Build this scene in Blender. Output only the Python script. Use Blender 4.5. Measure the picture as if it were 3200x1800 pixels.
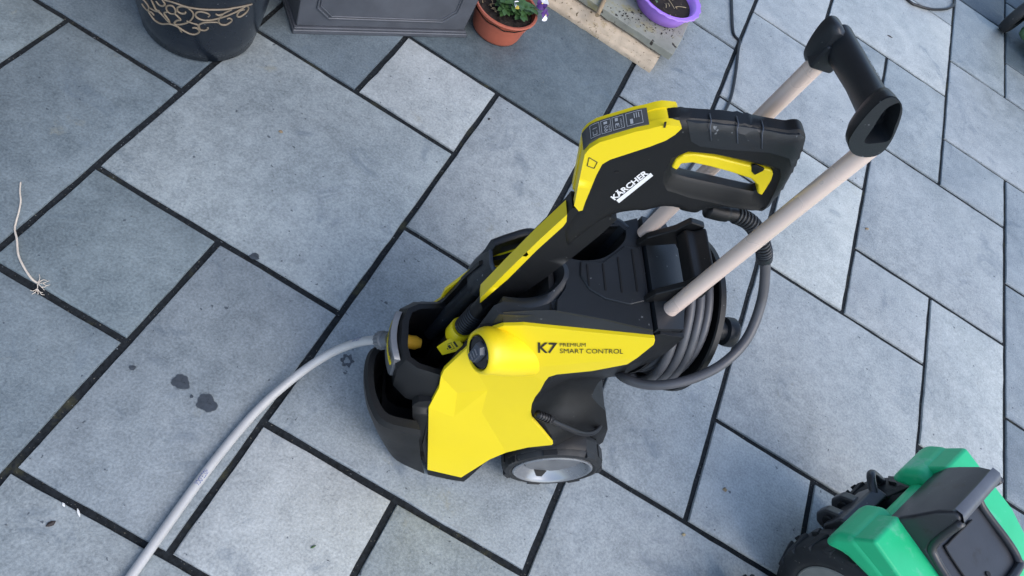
import bpy, bmesh, math, random
import numpy as np
from mathutils import Vector, Matrix
from mathutils.geometry import delaunay_2d_cdt

for o in list(bpy.data.objects):
    bpy.data.objects.remove(o)
sc = bpy.context.scene
COL = sc.collection

# ------------------------------------------------------------------ camera
# rotation rows: image right, image down, view direction (world coordinates)
MR = np.array([[0.8478891606809354, 0.3838319399860253, 0.3657280588720847],
               [0.5249790638381759, -0.7041630468320312, -0.4780704822594916],
               [0.0740334635916163, 0.5973503539153507, -0.7985559472859958]])
CH = 1.52            # camera height in metres
FPX, SF = 2400.0, 3200.0 / 2576.0
cam = bpy.data.cameras.new('camera')
cam.sensor_width = 36.0
cam.lens = 36.0 * FPX / 3200.0
cam.clip_start, cam.clip_end = 0.02, 400.0
co = bpy.data.objects.new('camera', cam)
COL.objects.link(co)
rm = Matrix((MR[0], -MR[1], -MR[2])).transposed()
co.matrix_world = Matrix.Translation((0, 0, CH)) @ rm.to_4x4()
sc.camera = co

# ------------------------------------------------------------------ world, sun
SUN_EL, SUN_AZ = math.radians(48), math.radians(-25)     # direction towards the sun: azimuth from +X
wd = bpy.data.worlds.new('World')
sc.world = wd
wd.use_nodes = True
wn = wd.node_tree.nodes
sky = wn.new('ShaderNodeTexSky')
sky.sky_type = 'NISHITA'
sky.sun_disc = False
sky.sun_elevation = SUN_EL
sky.sun_rotation = math.pi / 2 - SUN_AZ
sky.air_density, sky.dust_density, sky.ozone_density = 1.0, 1.5, 0.7
wd.node_tree.links.new(sky.outputs[0], wn['Background'].inputs[0])
wn['Background'].inputs[1].default_value = 0.15
sun = bpy.data.lights.new('sun', 'SUN')
sun.energy, sun.angle, sun.color = 0.65, math.radians(45), (1.0, 0.95, 0.88)
so = bpy.data.objects.new('sun', sun)
COL.objects.link(so)
sd = Vector((math.cos(SUN_EL) * math.cos(SUN_AZ), math.cos(SUN_EL) * math.sin(SUN_AZ), math.sin(SUN_EL)))
so.rotation_euler = sd.to_track_quat('Z', 'Y').to_euler()
so.location = (3, 2, 5)
vs = sc.view_settings
vs.view_transform, vs.look, vs.gamma, vs.use_curve_mapping = 'Standard', 'None', 1.0, False
vs.exposure = 1.1

# ------------------------------------------------------------------ pixel helpers (photo at 2576 px wide)
CP = np.array([0, 0, CH])


def ray(p):
    r = MR.T @ np.array([p[0] * SF - 1600.0, p[1] * SF - 900.0, FPX])
    return r / np.linalg.norm(r)


def at(p, z=0.0):
    r = ray(p)
    return CP + r * ((z - CH) / r[2])


TH = math.radians(26.5)
MU = np.array([math.cos(TH), math.sin(TH), 0])
MV = np.array([-math.sin(TH), math.cos(TH), 0])
MZ = np.array([0, 0, 1.0])
MO = at((1389.5, 1185), 0.1025)
MO[2] = 0


def _hit(p, n, d):
    r = ray(p)
    t = (d - (CP - MO) @ n) / (r @ n)
    q = CP + r * t - MO
    return np.array([q @ MU, q @ MV, q[2]])


def Vp(p, d): return _hit(p, MV, d)      # photo point on the machine's plane v = d -> (u, v, z)
def Up(p, d): return _hit(p, MU, d)
def Zp(p, d): return _hit(p, MZ, d)


def zoom(ox, oy, s): return lambda x, y: ((ox + x / s) / SF, (oy + y / s) / SF)


Z1, Z2, Z3 = zoom(1100, 900, 2.229), zoom(1300, 600, 2.229), zoom(1700, 250, 2.4156)
ZP, ZT = zoom(400, 0, 5.367), zoom(1350, 0, 3.0306)

# ------------------------------------------------------------------ materials


def new_mat(name):
    m = bpy.data.materials.new(name)
    m.use_nodes = True
    return m, m.node_tree.nodes, m.node_tree.links, m.node_tree.nodes['Principled BSDF']


def ramp(n, l, src, stops):
    r = n.new('ShaderNodeValToRGB')
    e = r.color_ramp.elements
    while len(e) < len(stops):
        e.new(0.5)
    for k, (p, c) in zip(e, stops):
        k.position = p
        k.color = (*c, 1) if len(c) == 3 else c
    l.new(src, r.inputs[0])
    return r.outputs[0]


def noise(n, l, scale, detail=4, rough=0.6, vec=None, dist=0.0):
    t = n.new('ShaderNodeTexNoise')
    t.inputs['Scale'].default_value = scale
    t.inputs['Detail'].default_value = detail
    t.inputs['Roughness'].default_value = rough
    t.inputs['Distortion'].default_value = dist
    if vec is not None:
        l.new(vec, t.inputs['Vector'])
    return t.outputs[0]


def mixc(n, l, fac, a, b, mode='MIX'):
    m = n.new('ShaderNodeMix')
    m.data_type = 'RGBA'
    m.blend_type = mode
    for s, v in ((m.inputs[0], fac), (m.inputs[6], a), (m.inputs[7], b)):
        if hasattr(v, 'is_linked') or hasattr(v, 'links'):
            l.new(v, s)
        elif isinstance(v, (int, float)):
            s.default_value = v
        else:
            s.default_value = (*v, 1)
    return m.outputs[2]


def bump(n, l, b, h, strength, dist=0.002):
    k = n.new('ShaderNodeBump')
    k.inputs['Strength'].default_value = strength
    k.inputs['Distance'].default_value = dist
    l.new(h, k.inputs['Height'])
    l.new(k.outputs[0], b.inputs['Normal'])


def simple(name, col, rough=0.5, var=0.15, scale=30, metal=0.0, bs=0.15, bscale=400, speck=None, spec=0.5, dirt=None):
    m, n, l, b = new_mat(name)
    tc = n.new('ShaderNodeTexCoord').outputs['Object']
    c = ramp(n, l, noise(n, l, scale, 5, 0.6, tc), [(0.3, [x * (1 - var) for x in col]), (0.7, [min(1, x * (1 + var)) for x in col])])
    if dirt:
        c = mixc(n, l, ramp(n, l, noise(n, l, dirt[1], 6, 0.7, tc), [(dirt[2], (0, 0, 0)), (dirt[2] + 0.12, (1, 1, 1))]), c, dirt[0])
    if speck:
        f = ramp(n, l, noise(n, l, speck[1], 2, 0.5, tc), [(speck[2], (0, 0, 0)), (speck[2] + 0.03, (1, 1, 1))])
        c = mixc(n, l, f, c, speck[0])
    l.new(c, b.inputs['Base Color'])
    b.inputs['Metallic'].default_value = metal
    b.inputs['Specular IOR Level'].default_value = spec
    rr = ramp(n, l, noise(n, l, scale * 0.6, 4, 0.6, tc), [(0.3, [max(0, rough - 0.06)] * 3), (0.7, [min(1, rough + 0.08)] * 3)])
    l.new(rr, b.inputs['Roughness'])
    if bs:
        bump(n, l, b, noise(n, l, bscale, 3, 0.6, tc), bs, 0.0006)
    return m


def slab_mat(name, dark, light, blotch, stain):
    m, n, l, b = new_mat(name)
    geo = n.new('ShaderNodeNewGeometry').outputs['Position']
    oi = n.new('ShaderNodeObjectInfo')
    comb = n.new('ShaderNodeCombineXYZ')
    mul = n.new('ShaderNodeMath')
    mul.operation = 'MULTIPLY'
    mul.inputs[1].default_value = 37.0
    l.new(oi.outputs['Random'], mul.inputs[0])
    l.new(mul.outputs[0], comb.inputs[0])
    l.new(mul.outputs[0], comb.inputs[2])
    add = n.new('ShaderNodeVectorMath')
    l.new(geo, add.inputs[0])
    l.new(comb.outputs[0], add.inputs[1])
    v = add.outputs[0]
    big = noise(n, l, 2.6, 5, 0.58, v, 0.7)
    c = ramp(n, l, big, [(0.34, dark), (0.66, light)])
    # mid-size clouding and crisp grain
    mid = noise(n, l, 22, 6, 0.72, v)
    c = mixc(n, l, 0.34, c, ramp(n, l, mid, [(0.33, [x * 0.55 for x in dark]), (0.67, [min(1, x * 1.3) for x in light])]))
    gr = noise(n, l, 190, 4, 0.7, v)
    c = mixc(n, l, 0.26, c, ramp(n, l, gr, [(0.36, [x * 0.42 for x in dark]), (0.64, [min(1, x * 1.5) for x in light])]))
    # darker scuffed areas, rusty and ochre staining
    f = ramp(n, l, noise(n, l, 5.5, 6, 0.7, v, 1.2), [(0.58, (0, 0, 0)), (0.72, (blotch,) * 3)])
    c = mixc(n, l, f, c, (0.098, 0.132, 0.168))
    f = ramp(n, l, noise(n, l, 7.5, 7, 0.75, v, 0.4), [(0.63, (0, 0, 0)), (0.77, (stain,) * 3)])
    c = mixc(n, l, f, c, (0.270, 0.258, 0.190))
    # tiny dark pits and flecks
    f = ramp(n, l, noise(n, l, 75, 2, 0.45, v), [(0.735, (0, 0, 0)), (0.755, (0.75,) * 3)])
    c = mixc(n, l, f, c, (0.035, 0.045, 0.06))
    # slab to slab tone
    tone = ramp(n, l, oi.outputs['Random'], [(0.0, (0.80, 0.82, 0.84)), (0.5, (1, 1, 1)), (1.0, (1.13, 1.13, 1.09))])
    c = mixc(n, l, 1.0, c, tone, 'MULTIPLY')
    l.new(c, b.inputs['Base Color'])
    l.new(ramp(n, l, mid, [(0.3, (0.42,) * 3), (0.7, (0.62,) * 3)]), b.inputs['Roughness'])
    b.inputs['Specular IOR Level'].default_value = 0.45
    mx = n.new('ShaderNodeMath')
    mx.operation = 'MULTIPLY_ADD'
    mx.inputs[1].default_value = 2.5
    l.new(noise(n, l, 34, 6, 0.68, v), mx.inputs[0])
    l.new(gr, mx.inputs[2])
    bump(n, l, b, mx.outputs[0], 0.5, 0.0016)
    return m


M = {}
M['slab'] = slab_mat('slab_grey', (0.172, 0.205, 0.221), (0.328, 0.360, 0.370), 0.7, 0.8)
M['slab_shade_tint'] = slab_mat('slab_grey_shade_tint', (0.088, 0.116, 0.136), (0.182, 0.219, 0.238), 0.6, 0.5)  # grey slab with the upper-left shade put into its colour
M['slab_pale'] = slab_mat('slab_pale', (0.268, 0.298, 0.304), (0.430, 0.452, 0.446), 0.55, 0.85)
M['slab_dark'] = slab_mat('slab_slate', (0.050, 0.068, 0.082), (0.110, 0.138, 0.156), 0.4, 0.6)
M['grout'] = simple('grout', (0.014, 0.017, 0.020), 0.9, 0.5, 120, bs=1.0, bscale=500, speck=((0.16, 0.15, 0.12), 260, 0.70), dirt=((0.05, 0.05, 0.03), 9, 0.58), spec=0.2)
M['render'] = simple('shade_wall_face', (0.10, 0.095, 0.09), 0.9, 0.12, 6, bs=0.5, bscale=120)
M['earth'] = simple('earth', (0.10, 0.095, 0.07), 0.95, 0.4, 4, bs=0.6)
M['yellow'] = simple('yellow_plastic', (0.80, 0.62, 0.010), 0.36, 0.025, 6, bs=0.06, bscale=900, dirt=((0.60, 0.45, 0.03), 60, 0.73), spec=0.45)
M['black'] = simple('black_plastic', (0.0060, 0.0066, 0.0076), 0.44, 0.15, 20, bs=0.25, bscale=1500, speck=((0.10, 0.10, 0.10), 150, 0.755), spec=0.36)
M['deck'] = simple('charcoal_plastic', (0.0155, 0.0185, 0.0225), 0.40, 0.12, 20, bs=0.3, bscale=1500, speck=((0.15, 0.16, 0.17), 110, 0.725), spec=0.45)
M['dark'] = simple('inner_black', (0.003, 0.0032, 0.004), 0.7, 0.1, 20)
M['rubber'] = simple('tyre_rubber', (0.012, 0.0135, 0.0155), 0.6, 0.25, 40, bs=0.3, speck=((0.15, 0.14, 0.13), 120, 0.72))
M['silver'] = simple('silver_paint', (0.27, 0.285, 0.305), 0.26, 0.06, 15, metal=0.5, bs=0.05)
M['alu'] = simple('brushed_tube', (0.84, 0.67, 0.57), 0.27, 0.03, 8, metal=0.22, bs=0.08, bscale=700, dirt=((0.58, 0.48, 0.42), 45, 0.74))
M['badge'] = simple('badge_grey', (0.20, 0.207, 0.218), 0.33, 0.06, 40, metal=0.4)
M['display_mark'] = simple('display_grey', (0.46, 0.47, 0.48), 0.4, 0.03, 60, bs=0)
M['white'] = simple('white_print', (0.80, 0.80, 0.80), 0.5, 0.03, 60, bs=0)
M['ink'] = simple('dark_print', (0.022, 0.018, 0.012), 0.5, 0.05, 60, bs=0)
M['hp_hose'] = simple('grey_rubber_hose', (0.074, 0.075, 0.082), 0.40, 0.1, 40, bs=0.1)
M['hose'] = simple('garden_hose_grey', (0.43, 0.43, 0.425), 0.36, 0.06, 30, bs=0.12, bscale=300, dirt=((0.27, 0.27, 0.28), 40, 0.66))
M['nut'] = simple('connector_grey', (0.125, 0.135, 0.145), 0.45, 0.1, 40)
M['hose_ink'] = simple('blue_print', (0.06, 0.09, 0.26), 0.5, 0.3, 200, bs=0)
M['orange'] = simple('orange_coupling', (0.86, 0.50, 0.045), 0.35, 0.1, 30)
M['glass'] = simple('display_glass', (0.075, 0.08, 0.085), 0.16, 0.05, 20, bs=0)
M['knob'] = simple('knob_slate', (0.055, 0.065, 0.085), 0.35, 0.08, 30)
M['knob_rim'] = simple('knob_gloss_black', (0.006, 0.006, 0.007), 0.12, 0.05, 30, bs=0)
M['green'] = simple('green_toy_plastic', (0.014, 0.52, 0.215), 0.40, 0.10, 7, bs=0.15, bscale=200, dirt=((0.13, 0.52, 0.31), 14, 0.55))
M['seat'] = simple('weathered_seat_plastic', (0.030, 0.031, 0.035), 0.33, 0.15, 15, bs=0.2, dirt=((0.018, 0.014, 0.010), 22, 0.58), speck=((0.2, 0.19, 0.17), 130, 0.74))
M['toy_rim'] = simple('toy_wheel_rim', (0.21, 0.21, 0.19), 0.5, 0.12, 20)
M['pot'] = simple('glazed_black_pot', (0.008, 0.012, 0.019), 0.24, 0.15, 12, bs=0.1, bscale=60, speck=((0.22, 0.23, 0.24), 130, 0.735))
M['bronze'] = simple('bronze_scroll', (0.215, 0.170, 0.118), 0.5, 0.12, 60)
M['lead'] = simple('lead_grey_planter', (0.085, 0.092, 0.108), 0.38, 0.16, 14, metal=0.1, bs=0.2, bscale=250, dirt=((0.14, 0.135, 0.125), 10, 0.66))
M['terra'] = simple('terracotta_plastic', (0.40, 0.105, 0.06), 0.45, 0.1, 15, bs=0.1, dirt=((0.24, 0.09, 0.055), 26, 0.66))
M['soil'] = simple('potting_soil', (0.016, 0.011, 0.008), 0.95, 0.5, 60, bs=1.0, bscale=160, speck=((0.1, 0.07, 0.045), 90, 0.68))
M['straw'] = simple('dry_straw', (0.42, 0.34, 0.20), 0.8, 0.25, 40)
M['leaf'] = simple('pansy_leaf', (0.045, 0.105, 0.030), 0.5, 0.3, 60)
M['petal_w'] = simple('white_petal', (0.80, 0.79, 0.82), 0.55, 0.05, 60, bs=0)
M['petal_p'] = simple('purple_petal', (0.075, 0.02, 0.16), 0.5, 0.25, 60, bs=0)
M['petal_y'] = simple('yellow_petal', (0.80, 0.60, 0.09), 0.5, 0.1, 60, bs=0)
M['purple'] = simple('purple_pot_plastic', (0.40, 0.20, 0.72), 0.4, 0.1, 12, bs=0.1, dirt=((0.16, 0.09, 0.22), 34, 0.64))
M['coping'] = simple('cream_coping', (0.47, 0.385, 0.285), 0.85, 0.18, 24, bs=0.7, bscale=110, speck=((0.11, 0.08, 0.045), 110, 0.66), dirt=((0.26, 0.19, 0.075), 11, 0.60))
M['flag'] = simple('lichen_stone', (0.25, 0.255, 0.215), 0.85, 0.28, 9, bs=0.5, bscale=80, dirt=((0.27, 0.24, 0.11), 8, 0.54), speck=((0.03, 0.025, 0.02), 34, 0.655))
M['maroon'] = simple('maroon_block', (0.14, 0.05, 0.055), 0.6, 0.15, 20, bs=0.3)
M['bark'] = simple('stick_bark', (0.30, 0.22, 0.13), 0.85, 0.35, 30, bs=0.5)
M['stem'] = simple('dry_stem', (0.60, 0.52, 0.43), 0.75, 0.14, 50, bs=0.2)
M['cable'] = simple('black_cable', (0.010, 0.010, 0.012), 0.45, 0.1, 30)
M['wet'] = simple('wet_stone', (0.050, 0.060, 0.073), 0.30, 0.25, 120, bs=0.3, bscale=190)
def soften(m):
    """let the stain fade out towards its rim"""
    n, l = m.node_tree.nodes, m.node_tree.links
    at_ = n.new('ShaderNodeAttribute')
    at_.attribute_name = 'soak'
    tr_ = n.new('ShaderNodeBsdfTransparent')
    mx = n.new('ShaderNodeMixShader')
    nz = noise(n, l, 160, 4, 0.6, n.new('ShaderNodeTexCoord').outputs['Object'])
    ad = n.new('ShaderNodeMath')
    ad.operation = 'MULTIPLY_ADD'
    l.new(nz, ad.inputs[0])
    ad.inputs[1].default_value = 0.9
    l.new(at_.outputs['Fac'], ad.inputs[2])
    fac = ramp(n, l, ad.outputs[0], [(0.55, (0, 0, 0)), (1.0, (0.86,) * 3)])
    l.new(fac, mx.inputs[0])
    l.new(tr_.outputs[0], mx.inputs[1])
    l.new(n['Principled BSDF'].outputs[0], mx.inputs[2])
    l.new(mx.outputs[0], n['Material Output'].inputs[0])


soften(M['wet'])
M['deadleaf'] = simple('dead_leaf', (0.030, 0.022, 0.020), 0.7, 0.3, 60)
M['cartgreen'] = simple('green_cart', (0.060, 0.125, 0.055), 0.5, 0.15, 15)
M['chip'] = simple('white_chip', (0.75, 0.75, 0.72), 0.6, 0.1, 60)

# ------------------------------------------------------------------ mesh helpers


def link(name, verts, faces, mat, parent=None, smooth=False, bevel=0, seg=2, auto=None):
    me = bpy.data.meshes.new(name)
    me.from_pydata([tuple(map(float, v)) for v in verts], [], faces)
    me.validate()
    bm = bmesh.new()
    bm.from_mesh(me)
    bmesh.ops.recalc_face_normals(bm, faces=bm.faces)
    bm.to_mesh(me)
    bm.free()
    if mat:
        me.materials.append(M[mat])
    o = bpy.data.objects.new(name, me)
    COL.objects.link(o)
    o.parent = parent
    if smooth or bevel or auto:
        for p in me.polygons:
            p.use_smooth = True
    if auto and not bevel:
        me.set_sharp_from_angle(angle=math.radians(auto))
    if bevel:
        md = o.modifiers.new('bevel', 'BEVEL')
        md.width, md.segments, md.limit_method, md.angle_limit = bevel, seg, 'ANGLE', math.radians(28)
        md.harden_normals = True
    return o


def empty(name, loc, rz=0.0):
    o = bpy.data.objects.new(name, None)
    o.empty_display_size = 0.05
    COL.objects.link(o)
    o.location = loc
    o.rotation_euler = (0, 0, rz)
    return o


def tag(o, label, cat, group=None):
    o['label'], o['category'] = label, cat
    if group:
        o['group'] = group
    return o


def catmull(pts, n=8, closed=False):
    P = [np.asarray(p, float) for p in pts]
    out = []
    N = len(P)
    for i in range(N if closed else N - 1):
        if closed:
            a, b, c, d = P[i - 1], P[i], P[(i + 1) % N], P[(i + 2) % N]
        else:
            a, b, c, d = P[max(i - 1, 0)], P[i], P[i + 1], P[min(i + 2, N - 1)]
        for k in range(n):
            t = k / n
            out.append(0.5 * ((2 * b) + (c - a) * t + (2 * a - 5 * b + 4 * c - d) * t * t + (3 * b - a - 3 * c + d) * t ** 3))
    if not closed:
        out.append(P[-1])
    return out


def sweep(path, rad, ns=12, cap=True, squash=None):
    """tube along a path; rad a number or a function of the 0..1 position"""
    P = [np.asarray(p, float) for p in path]
    n = len(P)
    T = []
    for i in range(n):
        t = P[min(i + 1, n - 1)] - P[max(i - 1, 0)]
        T.append(t / (np.linalg.norm(t) + 1e-12))
    up = np.array([0, 0, 1.0]) if abs(T[0][2]) < 0.9 else np.array([1.0, 0, 0])
    x = np.cross(up, T[0])
    x /= np.linalg.norm(x)
    V, F = [], []
    for i in range(n):
        x = x - T[i] * (x @ T[i])
        x /= np.linalg.norm(x)
        y = np.cross(T[i], x)
        r = rad(i / max(1, n - 1)) if callable(rad) else rad
        for k in range(ns):
            a = 2 * math.pi * k / ns
            V.append(P[i] + r * (math.cos(a) * x + math.sin(a) * y))
    for i in range(n - 1):
        for k in range(ns):
            F.append((i * ns + k, i * ns + (k + 1) % ns, (i + 1) * ns + (k + 1) % ns, (i + 1) * ns + k))
    if cap:
        F.append(tuple(range(ns))[::-1])
        F.append(tuple((n - 1) * ns + k for k in range(ns)))
    return V, F


def lathe(profile, ns=40, axis='z', c=(0, 0, 0), closed=False):
    """profile of (radius, height) pairs about an axis"""
    V, F = [], []
    m = len(profile)
    for (r, h) in profile:
        for k in range(ns):
            a = 2 * math.pi * k / ns
            x, y = r * math.cos(a), r * math.sin(a)
            p = (x, y, h) if axis == 'z' else ((x, h, y) if axis == 'y' else (h, x, y))
            V.append((p[0] + c[0], p[1] + c[1], p[2] + c[2]))
    for i in range(m if closed else m - 1):
        j = (i + 1) % m
        for k in range(ns):
            F.append((i * ns + k, i * ns + (k + 1) % ns, j * ns + (k + 1) % ns, j * ns + k))
    if not closed:
        F.append(tuple(range(ns)))
        F.append(tuple((m - 1) * ns + k for k in range(ns)))
    return V, F


def prism(out, a, b, axis='v', taper=None):
    """2-D outline extruded. axis v: outline (u,z); axis z: outline (u,v)"""
    n = len(out)
    V = []
    for d, sc_ in ((a, 1.0), (b, taper or 1.0)):
        cx = sum(p[0] for p in out) / n
        cy = sum(p[1] for p in out) / n
        for p in out:
            x, y = cx + (p[0] - cx) * sc_, cy + (p[1] - cy) * sc_
            V.append((x, d, y) if axis == 'v' else (x, y, d))
    F = [tuple(range(n)), tuple(range(2 * n - 1, n - 1, -1))]
    for i in range(n):
        j = (i + 1) % n
        F.append((i, j, n + j, n + i))
    return V, F


def box(x0, x1, y0, y1, z0, z1):
    V = [(x, y, z) for z in (z0, z1) for y in (y0, y1) for x in (x0, x1)]
    return V, [(0, 1, 3, 2), (4, 6, 7, 5), (0, 4, 5, 1), (2, 3, 7, 6), (0, 2, 6, 4), (1, 5, 7, 3)]


def join(*parts):
    V, F = [], []
    for v, f in parts:
        k = len(V)
        V += list(v)
        F += [tuple(i + k for i in q) for q in f]
    return V, F


def loft(rings, closed=False, capends=False):
    V = [p for r in rings for p in r]
    n = len(rings[0])
    F = []
    for i in range(len(rings) - 1):
        for k in range(n if closed else n - 1):
            F.append((i * n + k, i * n + (k + 1) % n, (i + 1) * n + (k + 1) % n, (i + 1) * n + k))
    if capends:
        F.append(tuple(range(n)))
        F.append(tuple((len(rings) - 1) * n + k for k in range(n)))
    return V, F


def in_poly(x, y, lp):
    c = False
    for i in range(len(lp)):
        a, b = lp[i], lp[i - 1]
        if (a[1] > y) != (b[1] > y) and x < (b[0] - a[0]) * (y - a[1]) / (b[1] - a[1]) + a[0]:
            c = not c
    return c


def cdt(outline, holes=(), step=None):
    """triangulated polygon (with holes), with interior grid points"""
    pts, edges = [], []
    for lp in [outline] + list(holes):
        s = len(pts)
        pts += [Vector((float(p[0]), float(p[1]))) for p in lp]
        edges += [(s + i, s + (i + 1) % len(lp)) for i in range(len(lp))]
    nb = len(pts)
    if step:
        xs = [p[0] for p in outline]
        ys = [p[1] for p in outline]

        y = min(ys) + step / 2
        while y < max(ys):
            x = min(xs) + step / 2
            while x < max(xs):
                if in_poly(x, y, outline) and not any(in_poly(x, y, h) for h in holes) and \
                        min(math.hypot(x - q[0], y - q[1]) for q in pts[:nb]) > step * 0.6:
                    pts.append(Vector((x, y)))
                x += step
            y += step
    v, e, f, ov, oe, of = delaunay_2d_cdt(pts, edges, [], 0, 1e-6)
    keep = []
    for q in f:
        cx = sum(v[i].x for i in q) / len(q)
        cy = sum(v[i].y for i in q) / len(q)
        if in_poly(cx, cy, outline) and not any(in_poly(cx, cy, h) for h in holes):
            keep.append(tuple(q))
    return [(p.x, p.y) for p in v], keep


def sheet(outline, front, back, holes=(), step=None, place=None):
    """closed sheet between two height functions over a 2-D outline; place maps (x, y, h) to 3-D"""
    P, F = cdt(outline, holes, step)
    n = len(P)
    V = [place(p[0], p[1], front(*p)) for p in P] + [place(p[0], p[1], back(*p)) for p in P]
    FF = [q for q in F] + [tuple(n + i for i in q[::-1]) for q in F]
    cnt = {}
    for q in F:
        for i in range(len(q)):
            a, b = q[i], q[(i + 1) % len(q)]
            k = (min(a, b), max(a, b))
            cnt[k] = cnt.get(k, 0) + 1
    for (a, b), c in cnt.items():
        if c == 1:
            FF.append((a, b, n + b, n + a))
    return V, FF


def rbf(ctrl):
    C = np.array([c[:2] for c in ctrl], float)
    h = np.array([c[2] for c in ctrl], float)
    n = len(C)
    A = np.zeros((n + 3, n + 3))
    R2 = ((C[:, None] - C[None]) ** 2).sum(2)
    A[:n, :n] = 0.5 * R2 * np.log(R2 + 1e-12) + np.eye(n) * 8e-4
    A[:n, n] = 1
    A[:n, n + 1:] = C
    A[n:, :n] = A[:n, n:].T
    w = np.linalg.solve(A + np.eye(n + 3) * 1e-9, np.r_[h, 0, 0, 0])

    def g(x, y):
        r2 = (C[:, 0] - x) ** 2 + (C[:, 1] - y) ** 2
        return float((0.5 * r2 * np.log(r2 + 1e-12)) @ w[:n] + w[n] + w[n + 1] * x + w[n + 2] * y)
    return g


def dense(loop, step=0.012, closed=True):
    out = []
    n = len(loop)
    for i in range(n if closed else n - 1):
        a, b = np.array(loop[i][:2], float), np.array(loop[(i + 1) % n][:2], float)
        k = max(1, int(np.linalg.norm(b - a) / step))
        out += [tuple(a + (b - a) * t / k) for t in range(k)]
    if not closed:
        out.append(tuple(loop[-1][:2]))
    return out


_txt = {}


def text2d(s, bold=0.0, space=1.0):
    """flat glyph mesh: vertices with height about 1 (cap height), faces"""
    key = (s, bold, space)
    if key in _txt:
        return _txt[key]
    cu = bpy.data.curves.new('lettering', 'FONT')
    cu.body = s
    cu.size = 1.0
    cu.offset = bold
    cu.space_character = space
    cu.resolution_u = 3
    ob = bpy.data.objects.new('lettering', cu)
    COL.objects.link(ob)
    dg = bpy.context.evaluated_depsgraph_get()
    me = bpy.data.meshes.new_from_object(ob.evaluated_get(dg))
    V = [(v.co.x, v.co.y) for v in me.vertices]
    F = [tuple(p.vertices) for p in me.polygons]
    bpy.data.objects.remove(ob)
    bpy.data.curves.remove(cu)
    bpy.data.meshes.remove(me)
    x0, x1 = min(v[0] for v in V), max(v[0] for v in V)
    y0, y1 = min(v[1] for v in V), max(v[1] for v in V)
    V = [((v[0] - x0) / (x1 - x0), (v[1] - y0) / (y1 - y0)) for v in V]
    _txt[key] = (V, F)
    return V, F


def lettering(name, s, mapper, mat, parent, bold=0.0, space=1.0, thick=None):
    """text whose unit square is mapped onto a surface by mapper(x, y) -> 3-D"""
    V, F = text2d(s, bold, space)
    return link(name, [mapper(*v) for v in V], F, mat, parent)


def quadmap(bl, br, tr, tl):
    bl, br, tr, tl = (np.asarray(q, float) for q in (bl, br, tr, tl))
    return lambda x, y: (bl * (1 - x) + br * x) * (1 - y) + (tl * (1 - x) + tr * x) * y


# ================================================================== the paving
GX, GY, DX, DY = -1.083, 0.24, 0.3057, 0.2945
random.seed(7)
earth = link('ground', [(-60, -60, -0.060), (60, -60, -0.060), (60, 60, -0.060), (-60, 60, -0.060)], [(0, 1, 2, 3)], 'earth')
earth['kind'] = 'structure'
I0, I1, J0, J1 = -6, 15, -6, 20
patio = link('patio', [(GX + DX * I0, GY + DY * J0, -0.0065), (GX + DX * I1, GY + DY * J0, -0.0065), (GX + DX * I1, GY + DY * J1, -0.0065), (GX + DX * I0, GY + DY * J1, -0.0065)], [(0, 1, 2, 3)], 'grout')
patio['kind'] = 'structure'
SL = [(1, 3, 2, 4), (2, 3, 4, 5), (1, 2, 4, 6), (2, 4, 5, 7), (3, 4, 3, 5), (3, 5, 1, 3), (2, 3, 0, 2), (1, 2, 1, 2), (0, 1, 1, 3),
      (-1, 1, 3, 5), (-2, 0, 1, 3), (0, 2, -1, 1), (2, 4, -2, 0), (3, 4, 0, 1), (4, 5, -1, 1), (5, 7, 0, 2), (5, 6, 2, 4), (6, 8, 3, 5),
      (6, 7, 2, 3), (7, 8, 1, 3), (7, 8, 5, 6), (8, 9, 4, 6), (8, 10, 2, 4), (7, 9, 6, 8), (6, 7, 5, 7), (5, 6, 6, 7), (4, 6, 4, 6), (4, 5, 3, 4),
      (5, 7, 7, 9), (5, 6, 9, 11), (6, 7, 9, 10), (7, 8, 8, 10), (6, 8, 10, 12), (7, 8, 12, 13), (8, 9, 8, 9), (8, 10, 9, 11), (8, 9, 11, 13),
      (8, 9, 13, 15), (9, 10, 11, 12), (9, 11, 12, 14), (9, 11, 7, 9), (9, 10, 5, 7), (9, 11, 4, 5), (4, 5, 6, 8), (4, 5, 8, 10), (5, 6, 11, 13),
      (6, 7, 12, 14), (9, 10, 14, 16)]
DARK = {(2, 4, 5, 7), (8, 9, 13, 15), (9, 10, 14, 16), (9, 11, 12, 14)}
PALE = {(2, 3, 4, 5), (3, 4, 3, 5), (3, 4, 0, 1), (6, 7, 2, 3), (5, 7, 0, 2), (8, 10, 9, 11), (6, 8, 3, 5), (7, 9, 6, 8), (5, 7, 7, 9), (8, 9, 4, 6), (7, 8, 5, 6), (6, 7, 5, 7), (5, 6, 9, 11), (6, 8, 10, 12)}
SHADE_TINT = {(0, 1, 1, 3), (-1, 1, 3, 5), (1, 2, 1, 2), (-2, 0, 1, 3), (0, 2, -1, 1), (1, 2, 4, 6)}  # slabs whose colour is darkened to carry the corner's shade
occ = set()
for (a, b, c, d) in SL:
    for i in range(a, b):
        for j in range(c, d):
            occ.add((i, j))
for j in range(J0, J1):
    for i in range(I0, I1):
        if (i, j) in occ:
            continue
        opts = [(2, 2), (2, 1), (1, 2), (1, 1)]
        random.shuffle(opts)
        opts.append((1, 1))
        for (w, h) in opts:
            cells = [(i + p, j + q) for p in range(w) for q in range(h)]
            if all(c not in occ and c[0] < I1 and c[1] < J1 for c in cells):
                occ.update(cells)
                SL.append((i, i + w, j, j + h))
                break


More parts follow.
